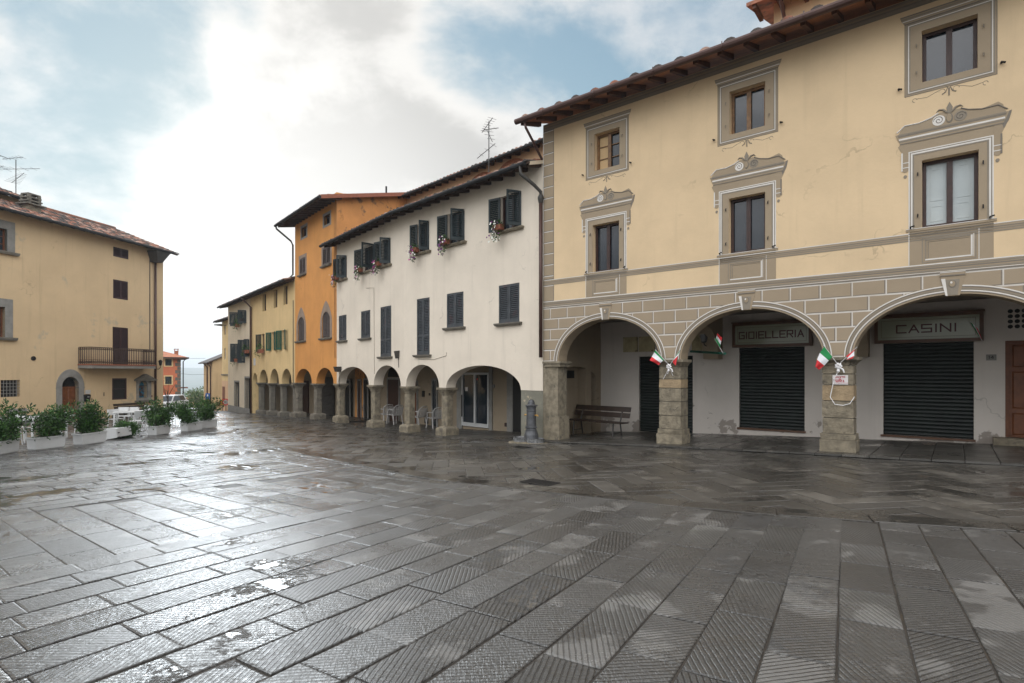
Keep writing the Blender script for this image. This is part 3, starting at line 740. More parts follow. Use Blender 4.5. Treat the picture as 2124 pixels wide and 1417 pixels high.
        for sgn in (-1, 1):                            # little painted scroll below
            pts = [(c+sgn*.50+.035*math.cos(t*.6), B0-.10+.035*math.sin(t*.6)) for t in range(9)]
            b.tube([Vector((x, .002, z)) for x, z in pts], .007, 4, 3)
            b.tube([Vector((c+sgn*x, .003, B0+z)) for x, z in ((.47, -.08), (.32, -.10), (.2, -.05), (.14, -.03))], .008, 4, 3)
            b.tube([Vector((c+sgn*(.10+.045*math.cos(t*.6)), .003, B0-.06+.045*math.sin(t*.6))) for t in range(9)], .008, 4, 3)
            b.tube([Vector((c+sgn*x, -.003, B0+z)) for x, z in ((.02, -.01), (.05, -.09), (.10, -.12))], .008, 4, 3)
        b.tube([Vector((c, -.003, B0-.02)), Vector((c, -.003, B0-.16))], .012, 5, 3)
        w = window(FR, root, (x0, x1, z0, z1), 'wood_window' if i < 2 else 'wood_dark', .20, bars=(2, 1), fw=.06)
        if i == 0:
            q = MB(); q.box(x0+.06, c-.045, .19, .199, z0+.06, z1-.06); q.build('pane_reflection', 'plaster_tan', w, FR.M)  # flat tan panel, paints a beige reflection in the left pane
            q = MB()
            for k in (1, 2): q.box(x0+.06, x1-.06, .165, .19, z0+(z1-z0)*k/3-.01, z0+(z1-z0)*k/3+.01)
            q.build('glazing_bar', 'wood_window', w, FR.M)
        b.build('painted_surround', PM, w, FR.M)
        for xx in (x0-.08, x1+.08):
            for zz in (z0+.2, z1-.25): MB().tube([(xx, .0, zz+.03), (xx, -.03, zz+.02), (xx, -.03, zz-.03)], .011, 5).build('hinge_pin', 'paint_mid', w, FR.M)
        for xx in (A0-.09, A1+.05): MB().tube([(xx, 0, z0-.03), (xx, -.05, z0-.03), (xx+.05, -.07, z0-.06)], .018, 5).build('shutter_hook', 'iron', w, FR.M)
    rf = roof(FR, root, -.34, SE+.3, 8.50, .76, R(19), 6.0, 'tile', 'copper', 'wood_eave', .53, .075, .53, gx=(.0, 0), tile_rows=5, boards='wood_board', tr=.13)
    downpipe(FR, rf, [(-.05, -.80, 8.46), (-.02, -.80, 8.30), (-.03, -.35, 7.95), (-.035, -.12, 7.75), (-.035, .35, 7.4)], .036, 'copper')
    # brackets under the gutter
    b = MB()
    for i in range(9): s = .6+i*1.55; b.tube([(s, -.90, 8.60), (s, -.915, 8.50), (s, -.83, 8.435), (s, -.74, 8.50)], .012, 4)
    b.build('gutter_bracket', 'copper', rf, FR.M)
    # raised loggia on the roof
    t0 = FR.sx(1605, 4.2)
    b = MB(); b.box(t0, t0+7, 4.2, 8.5, 9.0, 14.6); tw = b.build('roof_turret', 'plaster_cream', root, FR.M)
    zt = FR.zy(1600, -2, 3.6)
    b = MB(); b.hexa([(t0-.55, 3.5, zt), (t0+7.5, 3.5, zt), (t0+7.5, 8.8, zt+1.6), (t0-.55, 8.8, zt+1.6)], [(t0-.55, 3.5, zt+.10), (t0+7.5, 3.5, zt+.10), (t0+7.5, 8.8, zt+1.7), (t0-.55, 8.8, zt+1.7)]); b.build('turret_roof', 'tile', tw, FR.M)
    b = MB()
    for i in range(12): b.box(t0-.4+i*.6, t0-.3+i*.6, 3.55, 4.3, zt-.10, zt+.03)
    b.build('rafters', 'wood_eave', tw, FR.M)
    MB().tube([(t0+.32, 3.5, zt), (t0+.34, 4.05, zt-.6), (t0+.34, 4.14, zt-1.0), (t0+.34, 4.14, 9.4)], .05, 8).build('downpipe', 'copper', tw, FR.M)
    MB().box(t0+2.1, t0+3.2, 4.17, 4.24, zt-1.9, zt-.55).build('opening', 'black', tw, FR.M)
    return root
RB = right_building()
# ---------------------------------------------------------------- white house with arcade (front bends slightly)
FA = Frame((.885, 15.57), vp_dir(-75))
PB = FA.P(FA.sx(838), 0, 0); FB = Frame((PB.x, PB.y), vp_dir(115))
PO = FB.P(FB.sx(698.5), 0, 0); FO = Frame((PO.x, PO.y), vp_dir(112))
PY = FO.P(FO.sx(612), 0, 0); FY = Frame((PY.x, PY.y), vp_dir(132))
PC = FY.P(FY.sx(519), 0, 0); FC = Frame((PC.x, PC.y), vp_dir(132))
PC2 = FC.P(FC.sx(473), 1.3, 0); FC2 = Frame((PC2.x, PC2.y), vp_dir(120))
def zr(zx, zy, sc_, ox, oy): return ox+zx/sc_, oy+zy/sc_
def zrect(F, q, sc_, ox, oy): return F.rect(ox+q[0]/sc_, oy+q[1]/sc_, ox+q[2]/sc_, oy+q[3]/sc_)
def arc(F, x0, x1, ys, xa, ya): return (F.sx(x0), F.sx(x1), F.zy(xa, ys), F.zy(xa, ya))
FLOWERS = []                                           # (frame, x, z, width) of each window box
def white_house():
    zb = FA.g(-4); root = thing('white_house', 'long white house with dark shutters, flower boxes and four low arches', 'building', FA.P(-6.95, 0, FA.g(-6.95)), FA.ang)
    Z7 = lambda F, *q: zrect(F, q, 3.543, 680, 380)
    SB0, SB1 = FB.sx(698.5), 0.0; SA0, SA1 = FA.sx(838), -.02
    upA = [Z7(FA, 660, 268, 745, 525), Z7(FA, 880, 187, 1005, 450), Z7(FA, 1270, 67, 1422, 362)]
    upB = [Z7(FB, 82, 530, 140, 726), Z7(FB, 256, 450, 346, 644), Z7(FB, 392, 393, 462, 620)]
    # one sill height along the row
    zu = (sum(r[2] for r in upA)/3, sum(r[3] for r in upA)/3); zv = (sum(r[2] for r in upB)/3, sum(r[3] for r in upB)/3)
    print('white upper', zu, zv, [tuple(round(v, 2) for v in r) for r in upA+upB])
    upA = [(r[0], r[1], zu[0], zu[1]) for r in upA]; upB = [(r[0]+.012, r[1]-.012, zv[0], zv[1]) for r in upB]
    mid = [(FB, Z7(FB, 82, 965, 137, 1160), 0), (FB, Z7(FB, 245, 930, 312, 1143), 0), (FB, Z7(FB, 388, 897, 466, 1277), 1), (FA, Z7(FA, 655, 838, 748, 1264), 1), (FA, Z7(FA, 875, 795, 997, 1066), 0), (FA, Z7(FA, 1257, 730, 1408, 1034), 0)]
    print('white mid', [tuple(round(v, 2) for v in m[1]) for m in mid])
    arA = [arc(FA, 842, 911, 802, 875.5, 756.5), (FA.sx(925), FA.sx(1080.5), 1.12, 1.86)]
    arB = [arc(FB, 700, 765, 797.5, 732, 761), arc(FB, 775, 831.4, 799, 801, 758)]
    print('white arches', arA, arB)
    a3 = arA[0]; arA[0] = (a3[0], a3[1], 1.12, a3[3]); arB = [(a[0], a[1], 1.12, a[3]) for a in arB]
    ZT = FA.zy(1105, 352, 0)+.15; print('white top', ZT, FA.zy(1090, 342, -.62), FA.zy(900, 408, -.62), FB.zy(690, 503, -.62))
    wall(FA, root, arcade_outline(SA0, SA1, ZT, arA, 1.12, 1.12), [rl(*r) for r in upA]+[rl(*m[1]) for m in mid if m[0] is FA], 'plaster_white', .42)
    wall(FB, root, arcade_outline(SB0, SB1, ZT, arB, 1.12, 1.12), [rl(*r) for r in upB]+[rl(*m[1]) for m in mid if m[0] is FB], 'plaster_white', .42)
    MB().box(arA[1][1]-.0, SA1, .012, .45, -1.2, 1.118).build('lower_wall', 'plaster_greygreen', root, FA.M)
    # windows
    angs = [(2.95, 1.0), (2.95, 1.66), (2.85, 1.1), (2.9, 1.12), (2.95, 1.1), (2.95, 1.14)]
    for i, (F, r) in enumerate([(FB, q) for q in upB]+[(FA, q) for q in upA]):
        ajar_window(F, root, r, 'shutter_green', *angs[i], sillm='stone')
        FLOWERS.append((F, r[0]+.10, r[2], i))
    for F, r, tall in mid:
        closed_shutters(F, root, r, 'shutter_blue', True, 'black', rail=(r[3]-r[2])*.33 if tall else None)
    # columns
    for F, s in ((FB, arB[0][0]-.10), (FB, (arB[0][1]+arB[1][0])/2), (FA, (SA0+arA[0][0])/2+.02), (FA, (arA[0][1]+arA[1][0])/2)):
        column(F, root, s, 1.12, .37, .30)
    # inner arcade
    D = 2.25
    b = MB(); b.box(FA.sx(838), -.24, D, D+.3, -1.6, 2.4)
    gA = [(FA.sx(960, D), FA.sx(1016, D), FA.g(-3, D)+.06, FA.zy(990, 773, D)), (FA.sx(806, D), FA.sx(838, D), -1, 1.35), (FA.sx(893, D), FA.sx(903, D), FA.g(-5, D)+.05, 1.3), (FA.sx(1059, D), FA.sx(1084, D), -1, 1.5)]
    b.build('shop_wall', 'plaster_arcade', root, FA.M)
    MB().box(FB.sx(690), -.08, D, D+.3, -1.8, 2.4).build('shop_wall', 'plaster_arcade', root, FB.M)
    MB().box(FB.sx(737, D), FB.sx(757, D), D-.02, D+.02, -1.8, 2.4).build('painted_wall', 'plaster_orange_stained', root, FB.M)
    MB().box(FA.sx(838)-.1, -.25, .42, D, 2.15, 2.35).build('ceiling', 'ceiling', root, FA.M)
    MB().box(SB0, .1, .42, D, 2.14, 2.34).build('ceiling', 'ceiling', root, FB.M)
    # glazed shop door with white frame
    x0, x1, z0, z1 = gA[0]; y = D-.03
    dr = MB().box(x0+.05, x1-.05, y+.01, y+.03, z0+.1, z1-.05).build('glass_door', 'glass', root, FA.M)
    b = MB(); b.box(x0, x0+.07, y-.04, y+.01, z0, z1); b.box(x1-.07, x1, y-.04, y+.01, z0, z1); c = (x0+x1)/2; b.box(c-.05, c+.05, y-.045, y+.01, z0+.12, z1-.08); b.box(x0+.07, x1-.07, y-.04, y+.01, z0, z0+.14); b.box(x0+.07, x1-.07, y-.04, y+.01, z1-.08, z1)
    b.build('door_frame', 'metal_white', dr, FA.M)
    MB().tube([(x0+.04, y-.06, z0+.35), (x0+.04, y-.06, z0+1.2)], .022, 6).build('handle', 'iron', dr, FA.M)
    MB().box(c+.08, c+.15, y-.012, y, z1-.28, z1-.22).build('sticker', 'sign_red', dr, FA.M)
    MB().box(x0+.2, x0+.33, y-.012, y, z0+1.35, z0+1.5).build('notice', 'paper', dr, FA.M)
    b = MB(); b.box(x0-.32, x0, D-.05, D, -1, 2.2); b.box(x1, x1+.16, D-.05, D, -1, 2.2); b.box(x1+.95, x1+1.25, D-.05, D, -1, 2.1); b.build('door_surround', 'stone_grey', root, FA.M)
    for (F, xa, xb, za_, zt_, m) in ((FB, 806, 829, 0, 1.30, 'wood_dark'), (FA, 1064, 1083, 0, 1.5, 'black'), (FB, 718, 727, 0, 1.2, 'black'), (FB, 744, 750, 0, 1.2, 'wood_dark'), (FB, 757, 764, 0, 1.25, 'black'), (FB, 859, 866, 0, 1.2, 'wood_door'), (FB, 899, 907, 0, 1.3, 'glass')):
        s0, s1 = F.sx(xa, D), F.sx(xb, D); g_ = F.g(s0, D)
        d_ = MB().box(s0, s1, D-.03, D+.02, g_, zt_).build('door', m, root, F.M)
        b = MB(); b.box(s0-.07, s0, D-.06, D, g_-.1, zt_+.09); b.box(s1, s1+.07, D-.06, D, g_-.1, zt_+.09); b.box(s0, s1, D-.06, D, zt_, zt_+.09); b.build('door_frame', 'stone_grey', d_, F.M)
    # fanlight over the left shop door, meter covers
    s = FB.sx(818, D); q = arch_pts(s-.6, s+.6, 1.42, 1.95); MB().prism([q], D-.03, D).build('fanlight', 'black', root, FB.M)
    for px, py, w, h, m in ((885.5, 865.6, .24, .52, 'iron'), (1025, 801, .10, .12, 'stone_grey'), (1050, 881, .09, .13, 'wood_dark'), (879, 817, .16, .26, 'black'), (892, 818, .05, .1, 'black'), (1052, 819, .14, .24, 'plaster_arcade')):
        F = FB if px < 940 else FA; s, z = F.at(px, py, D); MB().box(s-w/2, s+w/2, D-.05, D+.01, z-h/2, z+h/2).build('meter_cover', m, root, F.M)
    # roof, gutter and pipe
    zA = FA.zy(1088, 340, -.66); 
    rA = roof(FA, root, SA0-.06, .0, zA, .60, R(18), 5, 'tile', 'gutter_dark', 'wood_eave_dark', .52, .065, .24, gx=(.03, -.10), tile_rows=7)
    rB = roof(FB, root, SB0-.25, .10, zA, .60, R(18), 5, 'tile', 'gutter_dark', 'wood_eave_dark', .52, .065, .24, gx=(.05, .02), tile_rows=7)
    s = FA.sx(1107, -.1)
    downpipe(FA, rA, [(s+.02, -.66, zA-.02), (s+.0, -.64, zA-.22), (s+.22, -.3, zA-.52), (s+.26, -.09, zA-.66), (s+.26, -.09, zA-.95)], .05, 'gutter_grey')
    downpipe(FA, rA, [(s+.26, -.09, zA-.80), (s+.26, -.09, FA.zy(1104, 742, -.1))], .052, 'copper')
    MB().lathe([(.055, zA-.98), (.085, zA-.86), (.085, zA-.80), (.055, zA-.74)], (s+.26, -.09), 10).build('hopper', 'gutter_grey', rA, FA.M)
    b = MB(); b.hexa([(-.04, -.55, zA-.02), (.0, -.55, zA-.02), (.0, 5, zA+1.75), (-.04, 5, zA+1.75)], [(-.04, -.55, zA+.08), (.0, -.55, zA+.08), (.0, 5, zA+1.87), (-.04, 5, zA+1.87)]); b.build('verge', 'plaster_pale', rA, FA.M)
    # wires and small fittings on the front
    b = MB()
    for F, pts in ((FB, [(760, 598), (776, 597), (777, 776)]), (FA, [(868, 745), (900, 746), (926, 738), (927, 731)])):
        b.tube([F.P(F.at(*p)[0], -.01, F.at(*p)[1]) for p in pts], .007, 4)
    b2 = MB(); b2.v, b2.f, b2.m = [FA.M.inverted() @ v for v in b.v], b.f, b.m
    b2.build('cable', 'paint_mid', root, FA.M)
    return root
WH = white_house()
# ---------------------------------------------------------------- orange house
def orange_house():
    root = thing('orange_house', 'tall orange house with pointed arched windows and a stained side wall', 'building', FO.P(FO.sx(655), 0, FO.g(-2.5)), FO.ang)
    S0 = FO.sx(612)
    Z4 = lambda *q: zrect(FO, q, 3.73, 570, 340)
    top = [Z4(207, 478, 246, 575), Z4(380, 382, 428, 482)]
    mid = [Z4(194, 700, 239, 862), Z4(371, 645, 432, 800)]
    print('orange', [tuple(round(v, 2) for v in q) for q in top+mid])
    z_m = (sum(r[2] for r in mid)/2, sum(r[3] for r in mid)/2); mid = [(r[0], r[1], *z_m) for r in mid]
    low = []
    for q in ((180, 1180, 230, 1372), (367, 1138, 428, 1352)):
        x0, x1, z0, z1 = Z4(*q); low.append((x0, x1, z0, z1))
    zl = (sum(r[2] for r in low)/2, sum(r[3] for r in low)/2); low = [(r[0], r[1], *zl) for r in low]
    print('orange low', low)
    ars = [arc(FO, 613.5, 647, 796.5, 631, 765), arc(FO, 656, 692, 797, 674, 763)]; print('orange arches', ars)
    zs = 1.08; ars = [(a[0], a[1], zs, a[3]) for a in ars]
    ZE = FO.zy(625, 434, -.90); ZT = FO.zy(700, 409, 0)+.05; print('orange eave', ZE, ZT, FO.zy(577, 466, -.9), FO.zy(670, 405, -.9))
    lows = [pointed(r[0], r[1], r[2], r[3]-.38, r[3]) for r in low]
    wall(FO, root, arcade_outline(S0, 0, ZT+.2, ars, zs, zs), [rl(*r) for r in top+mid]+lows, 'plaster_orange', .42)
    tp = math.tan(R(13))
    b = MB(); b.prism([[(0.0, 2.3), (6.5, 2.3), (6.5, ZT+6.5*tp), (0, ZT)]], -.3, .002); b.xf(Matrix(((0, 1, 0, 0), (1, 0, 0, 0), (0, 0, 1, 0), (0, 0, 0, 1))))
    b.xf(Matrix.Translation((0, .0, 0))).build('side_wall', 'plaster_orange_stained', root, FO.M)
    b = MB(); b.prism([[(0.42, 2.3), (6.5, 2.3), (6.5, ZT+6.5*tp), (0.42, ZT)]], S0, S0+.3); b.xf(Matrix(((0, 1, 0, 0), (1, 0, 0, 0), (0, 0, 1, 0), (0, 0, 0, 1))))
    b.build('side_wall', 'plaster_orange', root, FO.M)
    for r in top:
        w = window(FO, root, r, 'wood_dark', .18, fw=.05)
        q = MB(); A = (r[0]-.13, r[1]+.13, r[2]-.10, r[3]+.13); q.prism([rl(*A), rl(*r)], -.012, .1); q.build('surround', 'stone_grey', w, FO.M)
    for r in mid:
        w = closed_shutters(FO, root, r, 'shutter_grey', True, 'black')
        q = MB(); q.prism([rl(r[0]-.15, r[1]+.15, r[2], r[3]+.16), rl(*r)], -.012, .06); q.build('surround', 'stone_mauve', w, FO.M)
    for r in low:
        x0, x1, z0, z1 = r; c = (x0+x1)/2
        w = MB().prism([pointed(x0, x1, z0, z1-.38, z1)], .10, .12).build('window', 'black', root, FO.M)
        for a, e in ((x0+.01, c-.004), (c+.004, x1-.01)):          # arched shutter leaves
            ed, dr_ = (x0+.01, c-.004) if a < c-.1 else (x1-.01, c+.004)
            pts = [(ed, z0), (dr_, z0)]+[(dr_+(ed-dr_)*math.sin(t*math.pi/20), z1-.38+.37*math.cos(t*math.pi/20)*(1-.10*math.sin(t*math.pi/20)**2)) for t in range(11)]
            b = MB(); b.prism([pts], .03, .045)
            n = int((z1-z0)/.065)
            for k in range(1, n):
                z = z0+.06+k*.065
                wd = 1.0 if z < z1-.38 else math.sqrt(max(0, 1-((z-z1+.38)/.40)**2))
                r_ = (x1-x0)/2*wd-.05
                lo_, hi_ = max(a+.03, c-r_), min(e-.03, c+r_)
                if hi_-lo_ > .04: b.add([(lo_, .0, z-.026), (hi_, .0, z-.026), (hi_, .029, z+.022), (lo_, .029, z+.022)], [(0, 1, 2, 3)])
            b.build('shutter', 'shutter_grey', w, FO.M)
        q = MB(); q.prism([ogive(x0-.24, x1+.24, z0, z1-.45, z1+.52), pointed(x0, x1, z0+.0001, z1-.38, z1)], -.015, .03); q.build('surround', 'stone_mauve', w, FO.M)
        sill(FO, w, (x0-.15, x1+.15, z0, z1), 'stone_dark', .1, .09)
    for s in (S0+.03, (ars[0][1]+ars[1][0])/2): column(FO, root, s, zs, .40, .30, 'stone_mid')
    D = 2.4
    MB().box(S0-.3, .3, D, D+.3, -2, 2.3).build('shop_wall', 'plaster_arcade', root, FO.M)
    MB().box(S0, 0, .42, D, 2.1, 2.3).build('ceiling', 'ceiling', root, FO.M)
    s0, s1 = FO.sx(668, D), FO.sx(695, D); roller(FO, root, (s0, s1, FO.g(s0, D), 1.35), D-.06, 'roller_grey')
    s0, s1 = FO.sx(622, D), FO.sx(640, D); MB().box(s0, s1, D-.04, D+.01, FO.g(s0, D), 1.1).build('door', 'wood_dark', root, FO.M)
    rf = roof(FO, root, S0-.42, .32, ZE, .85, R(13), 6.5, 'tile', 'gutter_dark', 'wood_eave_dark', .42, .07, .24, tile_rows=4)
    b = MB(); zf = lambda y: ZE+.06+(y+.85)*tp
    b.hexa([(.32, -.85, zf(-.85)-.12), (.35, -.85, zf(-.85)-.12), (.35, 6.5, zf(6.5)-.12), (.32, 6.5, zf(6.5)-.12)], [(.32, -.85, zf(-.85)+.06), (.35, -.85, zf(-.85)+.06), (.35, 6.5, zf(6.5)+.06), (.32, 6.5, zf(6.5)+.06)]); b.build('verge', 'terracotta', rf, FO.M)
    MB().tube([(-1.0, 3, zf(3)), (-1.0, 3, zf(3)+.7)], .05, 6).build('vent_pipe', 'gutter_dark', rf, FO.M)
    downpipe(FO, rf, [(S0-.30, -.90, ZE-.02), (S0-.30, -.88, ZE-.15), (S0-.06, -.2, ZE-.75), (S0-.05, -.10, ZE-.95), (S0-.05, -.10, FO.zy(612, 568, -.1)), (S0-.35, -.3, FO.zy(612, 568, -.1)-.25)], .05, 'gutter_grey')
    return root
OH = orange_house()
# ---------------------------------------------------------------- house behind the white one, with brick arches under its eave
def back_house():
    d = 4.2; F = Frame((FA.P(0, d, 0).x, FA.P(0, d, 0).y), FA.u)
    root = thing('back_house', 'peach house rising behind the white roof, with brick arches under its eave', 'building', F.P(-6, 0, F.g(-6)), F.ang)
    z1, z0 = F.zy(1105, 298, -.35), F.zy(850, 408, -.35); print('back eave', z1, z0)
    ZE = (z1+z0)/2; sL, sR = F.sx(842)-.3, -.3
    wall(F, root, rl(sL, .35, 5, ZE+.2), [], 'plaster_peach', .3)
    for xc, ya, xl in ((1061, 331, 1024), (998, 359, 966)):
        s = F.sx(xc); r = s-F.sx(xl); za = F.zy(xc, ya)
        b = MB(); n = 34
        for i in range(n):
            a0, a1 = math.pi*i/n+.004, math.pi*(i+1)/n-.004
            q = [(s+k*math.cos(a), za-r*.8+k*.8*math.sin(a)) for a in (a0, a1) for k in (r, r-.22)]
            b.add([(q[0][0], -.02, q[0][1]), (q[2][0], -.02, q[2][1]), (q[3][0], -.02, q[3][1]), (q[1][0], -.02, q[1][1]),
                   (q[0][0], .05, q[0][1]), (q[2][0], .05, q[2][1]), (q[3][0], .05, q[3][1]), (q[1][0], .05, q[1][1])], [(0,1,2,3), (0,1,5,4), (1,2,6,5), (2,3,7,6), (3,0,4,7)])
        b.build('brick_arch', 'brick', root, F.M)
        MB().prism([arch_pts(s-r+.2, s+r-.2, za-r*.8, za-.2)], -.006, .02).build('arch_infill', 'terracotta', root, F.M)
    rf = roof(F, root, sL, sR, ZE, .42, R(17), 4, 'tile', 'gutter_dark', 'wood_eave_dark', .50, .06, .24, tile_rows=3)
    MB().box(sR-.05, .35, -.40, 3, ZE+.02, ZE+.16).build('verge', 'terracotta', rf, F.M)
    downpipe(F, rf, [(sR-.1, -.48, ZE), (sR-.08, -.42, ZE-.2), (sR+.15, -.1, ZE-.5), (sR+.15, -.08, 5.5)], .05, 'copper')
    return F, ZE
FBK, ZBK = back_house()
# ---------------------------------------------------------------- yellow arcaded house, pale house, narrow yellow house
def far_row():
    Z3 = lambda F, *q: zrect(F, q, 3.936, 330, 540)
    F = FY; S0 = F.sx(519)
    root = thing('yellow_house', 'yellow house with four narrow arches and green shutters between orange and pale houses', 'building', F.P(S0/2, 0, F.g(S0/2)), F.ang)
    ars = [arc(F, 524, 534, 793, 529, 774), arc(F, 538, 555.6, 792, 547, 766.6), arc(F, 560, 578.5, 791, 569, 765), arc(F, 584, 605, 790.5, 593.7, 765)]
    print('yellow arches', ars)
    zs = .98; ars = [(a[0], a[1], zs, a[3]) for a in ars]
    top = [Z3(F, 843, 265, 873, 420), Z3(F, 935, 230, 965, 390), Z3(F, 1015, 198, 1048, 368), Z3(F, 765, 315, 780, 455)]
    zt = [sum(r[k] for r in top[:3])/3 for k in (2, 3)]; top = [(r[0], r[1], *zt) for r in top[:3]]
    mid = [Z3(F, 833, 605, 860, 748), Z3(F, 918, 582, 948, 738), Z3(F, 1003, 563, 1030, 728)]
    zm = [sum(r[k] for r in mid)/3 for k in (2, 3)]; mid = [(r[0], r[1], *zm) for r in mid]
    ZE = F.zy(565, 591, -.62); print('yellow eave', ZE, F.zy(518, 616, -.62), F.zy(612, 571, -.62), zt, zm)
    wall(F, root, arcade_outline(S0, 0, ZE+.15, ars, zs, zs), [rl(*r) for r in top+mid], 'plaster_yellow', .42)
    for r in top: window(F, root, r, 'shutter_brown', .2, fw=.05, bars=(1, 1))
    for i, r in enumerate(mid):
        w = window(F, root, r, 'wood_dark', .18, fw=.05)
        lw = .52; m = 'shutter_green' if i == 0 else 'shutter_leafgreen'; h = r[3]-r[2]
        leaf(w, F, r[0]-.01, -.03, r[2], lw, h, 2.85, -1, m)
        if i: leaf(w, F, r[1]+.01, -.03, r[2], lw, h, 2.85, 1, m)
    for s in [(ars[i][1]+ars[i+1][0])/2 for i in range(3)]: column(F, root, s, zs, .38, .26, 'stone_dark')
    column(F, root, ars[3][1]+.16, zs, .38, .26, 'stone_dark')
    MB().box(S0, ars[0][0], 0.002, .42, -2, zs-.002).build('pier', 'plaster_yellow', root, F.M)
    D = 2.4
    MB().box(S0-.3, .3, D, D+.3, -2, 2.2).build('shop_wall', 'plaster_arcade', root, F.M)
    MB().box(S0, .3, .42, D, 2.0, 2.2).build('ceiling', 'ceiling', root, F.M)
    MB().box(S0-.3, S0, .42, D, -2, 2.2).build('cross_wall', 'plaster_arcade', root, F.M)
    s0, z0 = F.at(528.5, 751); MB().box(s0-.2, s0+.2, -.03, .01, z0-.22, z0+.24).build('plaque', 'marble', root, F.M)
    rf = roof(F, root, S0-.1, -.02, ZE, .55, R(17), 5, 'tile', 'gutter_dark', 'wood_eave_dark', .5, .065, .26, tile_rows=3)
    for k, px in ((0, 610),):
        s = F.sx(px); MB().tube([(s, -.05, 1), (s, -.05, ZE-1)], .02, 5).build('cable_duct', 'gutter_grey', rf, F.M)
    # pale house
    F = FC; S0 = F.sx(473)
    root = thing('pale_house', 'narrow pale house with black shutters and hanging plants, left of the yellow arches', 'building', F.P(S0/2, 0, F.g(S0/2)), F.ang)
    ZEc = F.zy(480, 629, -.62); print('pale eave', ZEc, F.zy(453, 640, -.62))
    ZEc = ZE
    up = [Z3(F, 622, 428, 657, 535), Z3(F, 682, 405, 713, 522)]; lo = [Z3(F, 622, 715, 652, 830), Z3(F, 676, 650, 703, 850), Z3(F, 716, 628, 740, 770)]
    drs = [Z3(F, 617, 995, 655, 1205), Z3(F, 702, 962, 742, 1240)]
    zq = [sum(r[k] for r in up)/2 for k in (2, 3)]; up = [(r[0], r[1], *zq) for r in up]
    zq = [lo[0][2]*.5+lo[1][2]*.5, lo[1][3]]; lo = [(lo[0][0], lo[0][1], zq[0]+.1, zq[1]-.2), (lo[1][0], lo[1][1], zq[0], zq[1]), (lo[2][0], -.22, zq[0]+.4, zq[1])]
    print('pale', up, lo, drs)
    wall(F, root, rl(S0, 0, -3, ZEc+.15), [rl(*r) for r in up+lo+drs], 'plaster_pale', .4)
    for r in up+lo:
        w = window(F, root, r, 'wood_dark', .15, fw=.05)
        lw = (r[1]-r[0])/2-.01; leaf(w, F, r[0], -.03, r[2], lw*.8, r[3]-r[2], 2.7, -1, 'shutter_green'); leaf(w, F, r[1], -.03, r[2], lw, r[3]-r[2], 1.25, 1, 'shutter_green')
    for r in drs:
        d_ = MB().box(r[0], r[1], .22, .26, r[2], r[3]).build('door', 'black', root, F.M)
        q = MB(); q.prism([[(r[0]-.1, r[2]), (r[0]-.1, r[3]+.12), (r[1]+.02, r[3]+.12), (r[1]+.02, r[2]), (r[1], r[2]), (r[1], r[3]), (r[0], r[3]), (r[0], r[2])]], -.02, .2); q.build('door_frame', 'stone_grey', d_, F.M)
    MB().box(S0-.02, -.02, -.02, .02, -3, F.g(S0/2)+.42).build('base_course', 'stone_grey', root, F.M)
    rf = roof(F, root, S0-.55, -.06, ZEc, .55, R(17), 5, 'tile', 'gutter_dark', 'wood_eave_dark', .5, .065, .26, tile_rows=3)
    sp_ = F.sx(520, -.1)
    downpipe(F, rf, [(sp_-.1, -.6, ZEc), (sp_, -.5, ZEc-.2), (sp_, -.10, ZEc-.6), (sp_, -.10, F.g(0)-.02)], .065, 'copper')
    # side wall at the left end, seen past the corner
    MB().box(S0, S0+.3, .4, 7, -3, ZEc+.4).build('side_wall', 'plaster_pale', root, F.M)
    # narrow yellow house
    F = FC2; S0 = F.sx(460.5)
    root = thing('narrow_house', 'thin strip of yellow house at the far left end of the row, eave projecting', 'building', F.P(S0/2, 0, F.g(S0/2)), F.ang)
    ZE2 = F.zy(452, 666, -.6); print('narrow eave', ZE2)
    ws = [Z3(F, 531, 525, 543, 610), Z3(F, 531, 718, 543, 810)]
    drs = [Z3(F, 519, 1030, 540, 1190)]
    wall(F, root, rl(S0, 0, -3.5, ZE2+.15), [rl(*r) for r in ws], 'plaster_yellow', .4)
    for r in ws: window(F, root, r, 'metal_white', .12, fw=.05, bars=(1, 1))
    MB().box(S0, -.0, -.02, .01, -3.5, F.zy(466, 790)).build('lower_wall', 'plaster_peach', root, F.M)
    MB().box(S0-.02, -.0, -.08, .01, F.zy(466, 779), F.zy(466, 776)).build('ledge', 'stone', root, F.M)
    r = drs[0]; MB().box(r[0], r[1], -.025, 0, r[2], r[3]).build('door', 'wood_door', root, F.M)
    MB().box(S0, S0+.3, .4, 6, -3.5, ZE2+.3).build('side_wall', 'plaster_yellow', root, F.M)
    roof(F, root, S0-.35, -.0, ZE2, .55, R(17), 4, 'tile', 'gutter_dark', 'wood_eave_dark', .5, .065, .26, tile_rows=3)
    # ochre house further down the street: gable end towards us
    d = 58.0; X = (440.5-CX)/FOC*d; F = Frame((X, d), vp_dir(132))
    root = thing('ochre_gable_house', 'ochre house with blank gable and two brown downpipes, down the street', 'building', (X, d, zg(X, d)), F.ang)
    zg0 = zg(X, d)-.8; ze = F.zy(436, 749, -.3); L = -4.6
    wall(F, root, rl(L, -.002, zg0, ze), [], 'plaster_tan', .3)
    g_ = [(0, zg0), (7, zg0), (7, ze+.2), (3.8, ze+1.75), (0, ze)]
    b = MB().prism([g_], -.3, 0); b.xf(Matrix(((0, 1, 0, 0), (1, 0, 0, 0), (0, 0, 1, 0), (0, 0, 0, 1)))); b.build('gable_wall', 'plaster_tan', root, F.M)
    b = MB(); t = 1.75/3.8
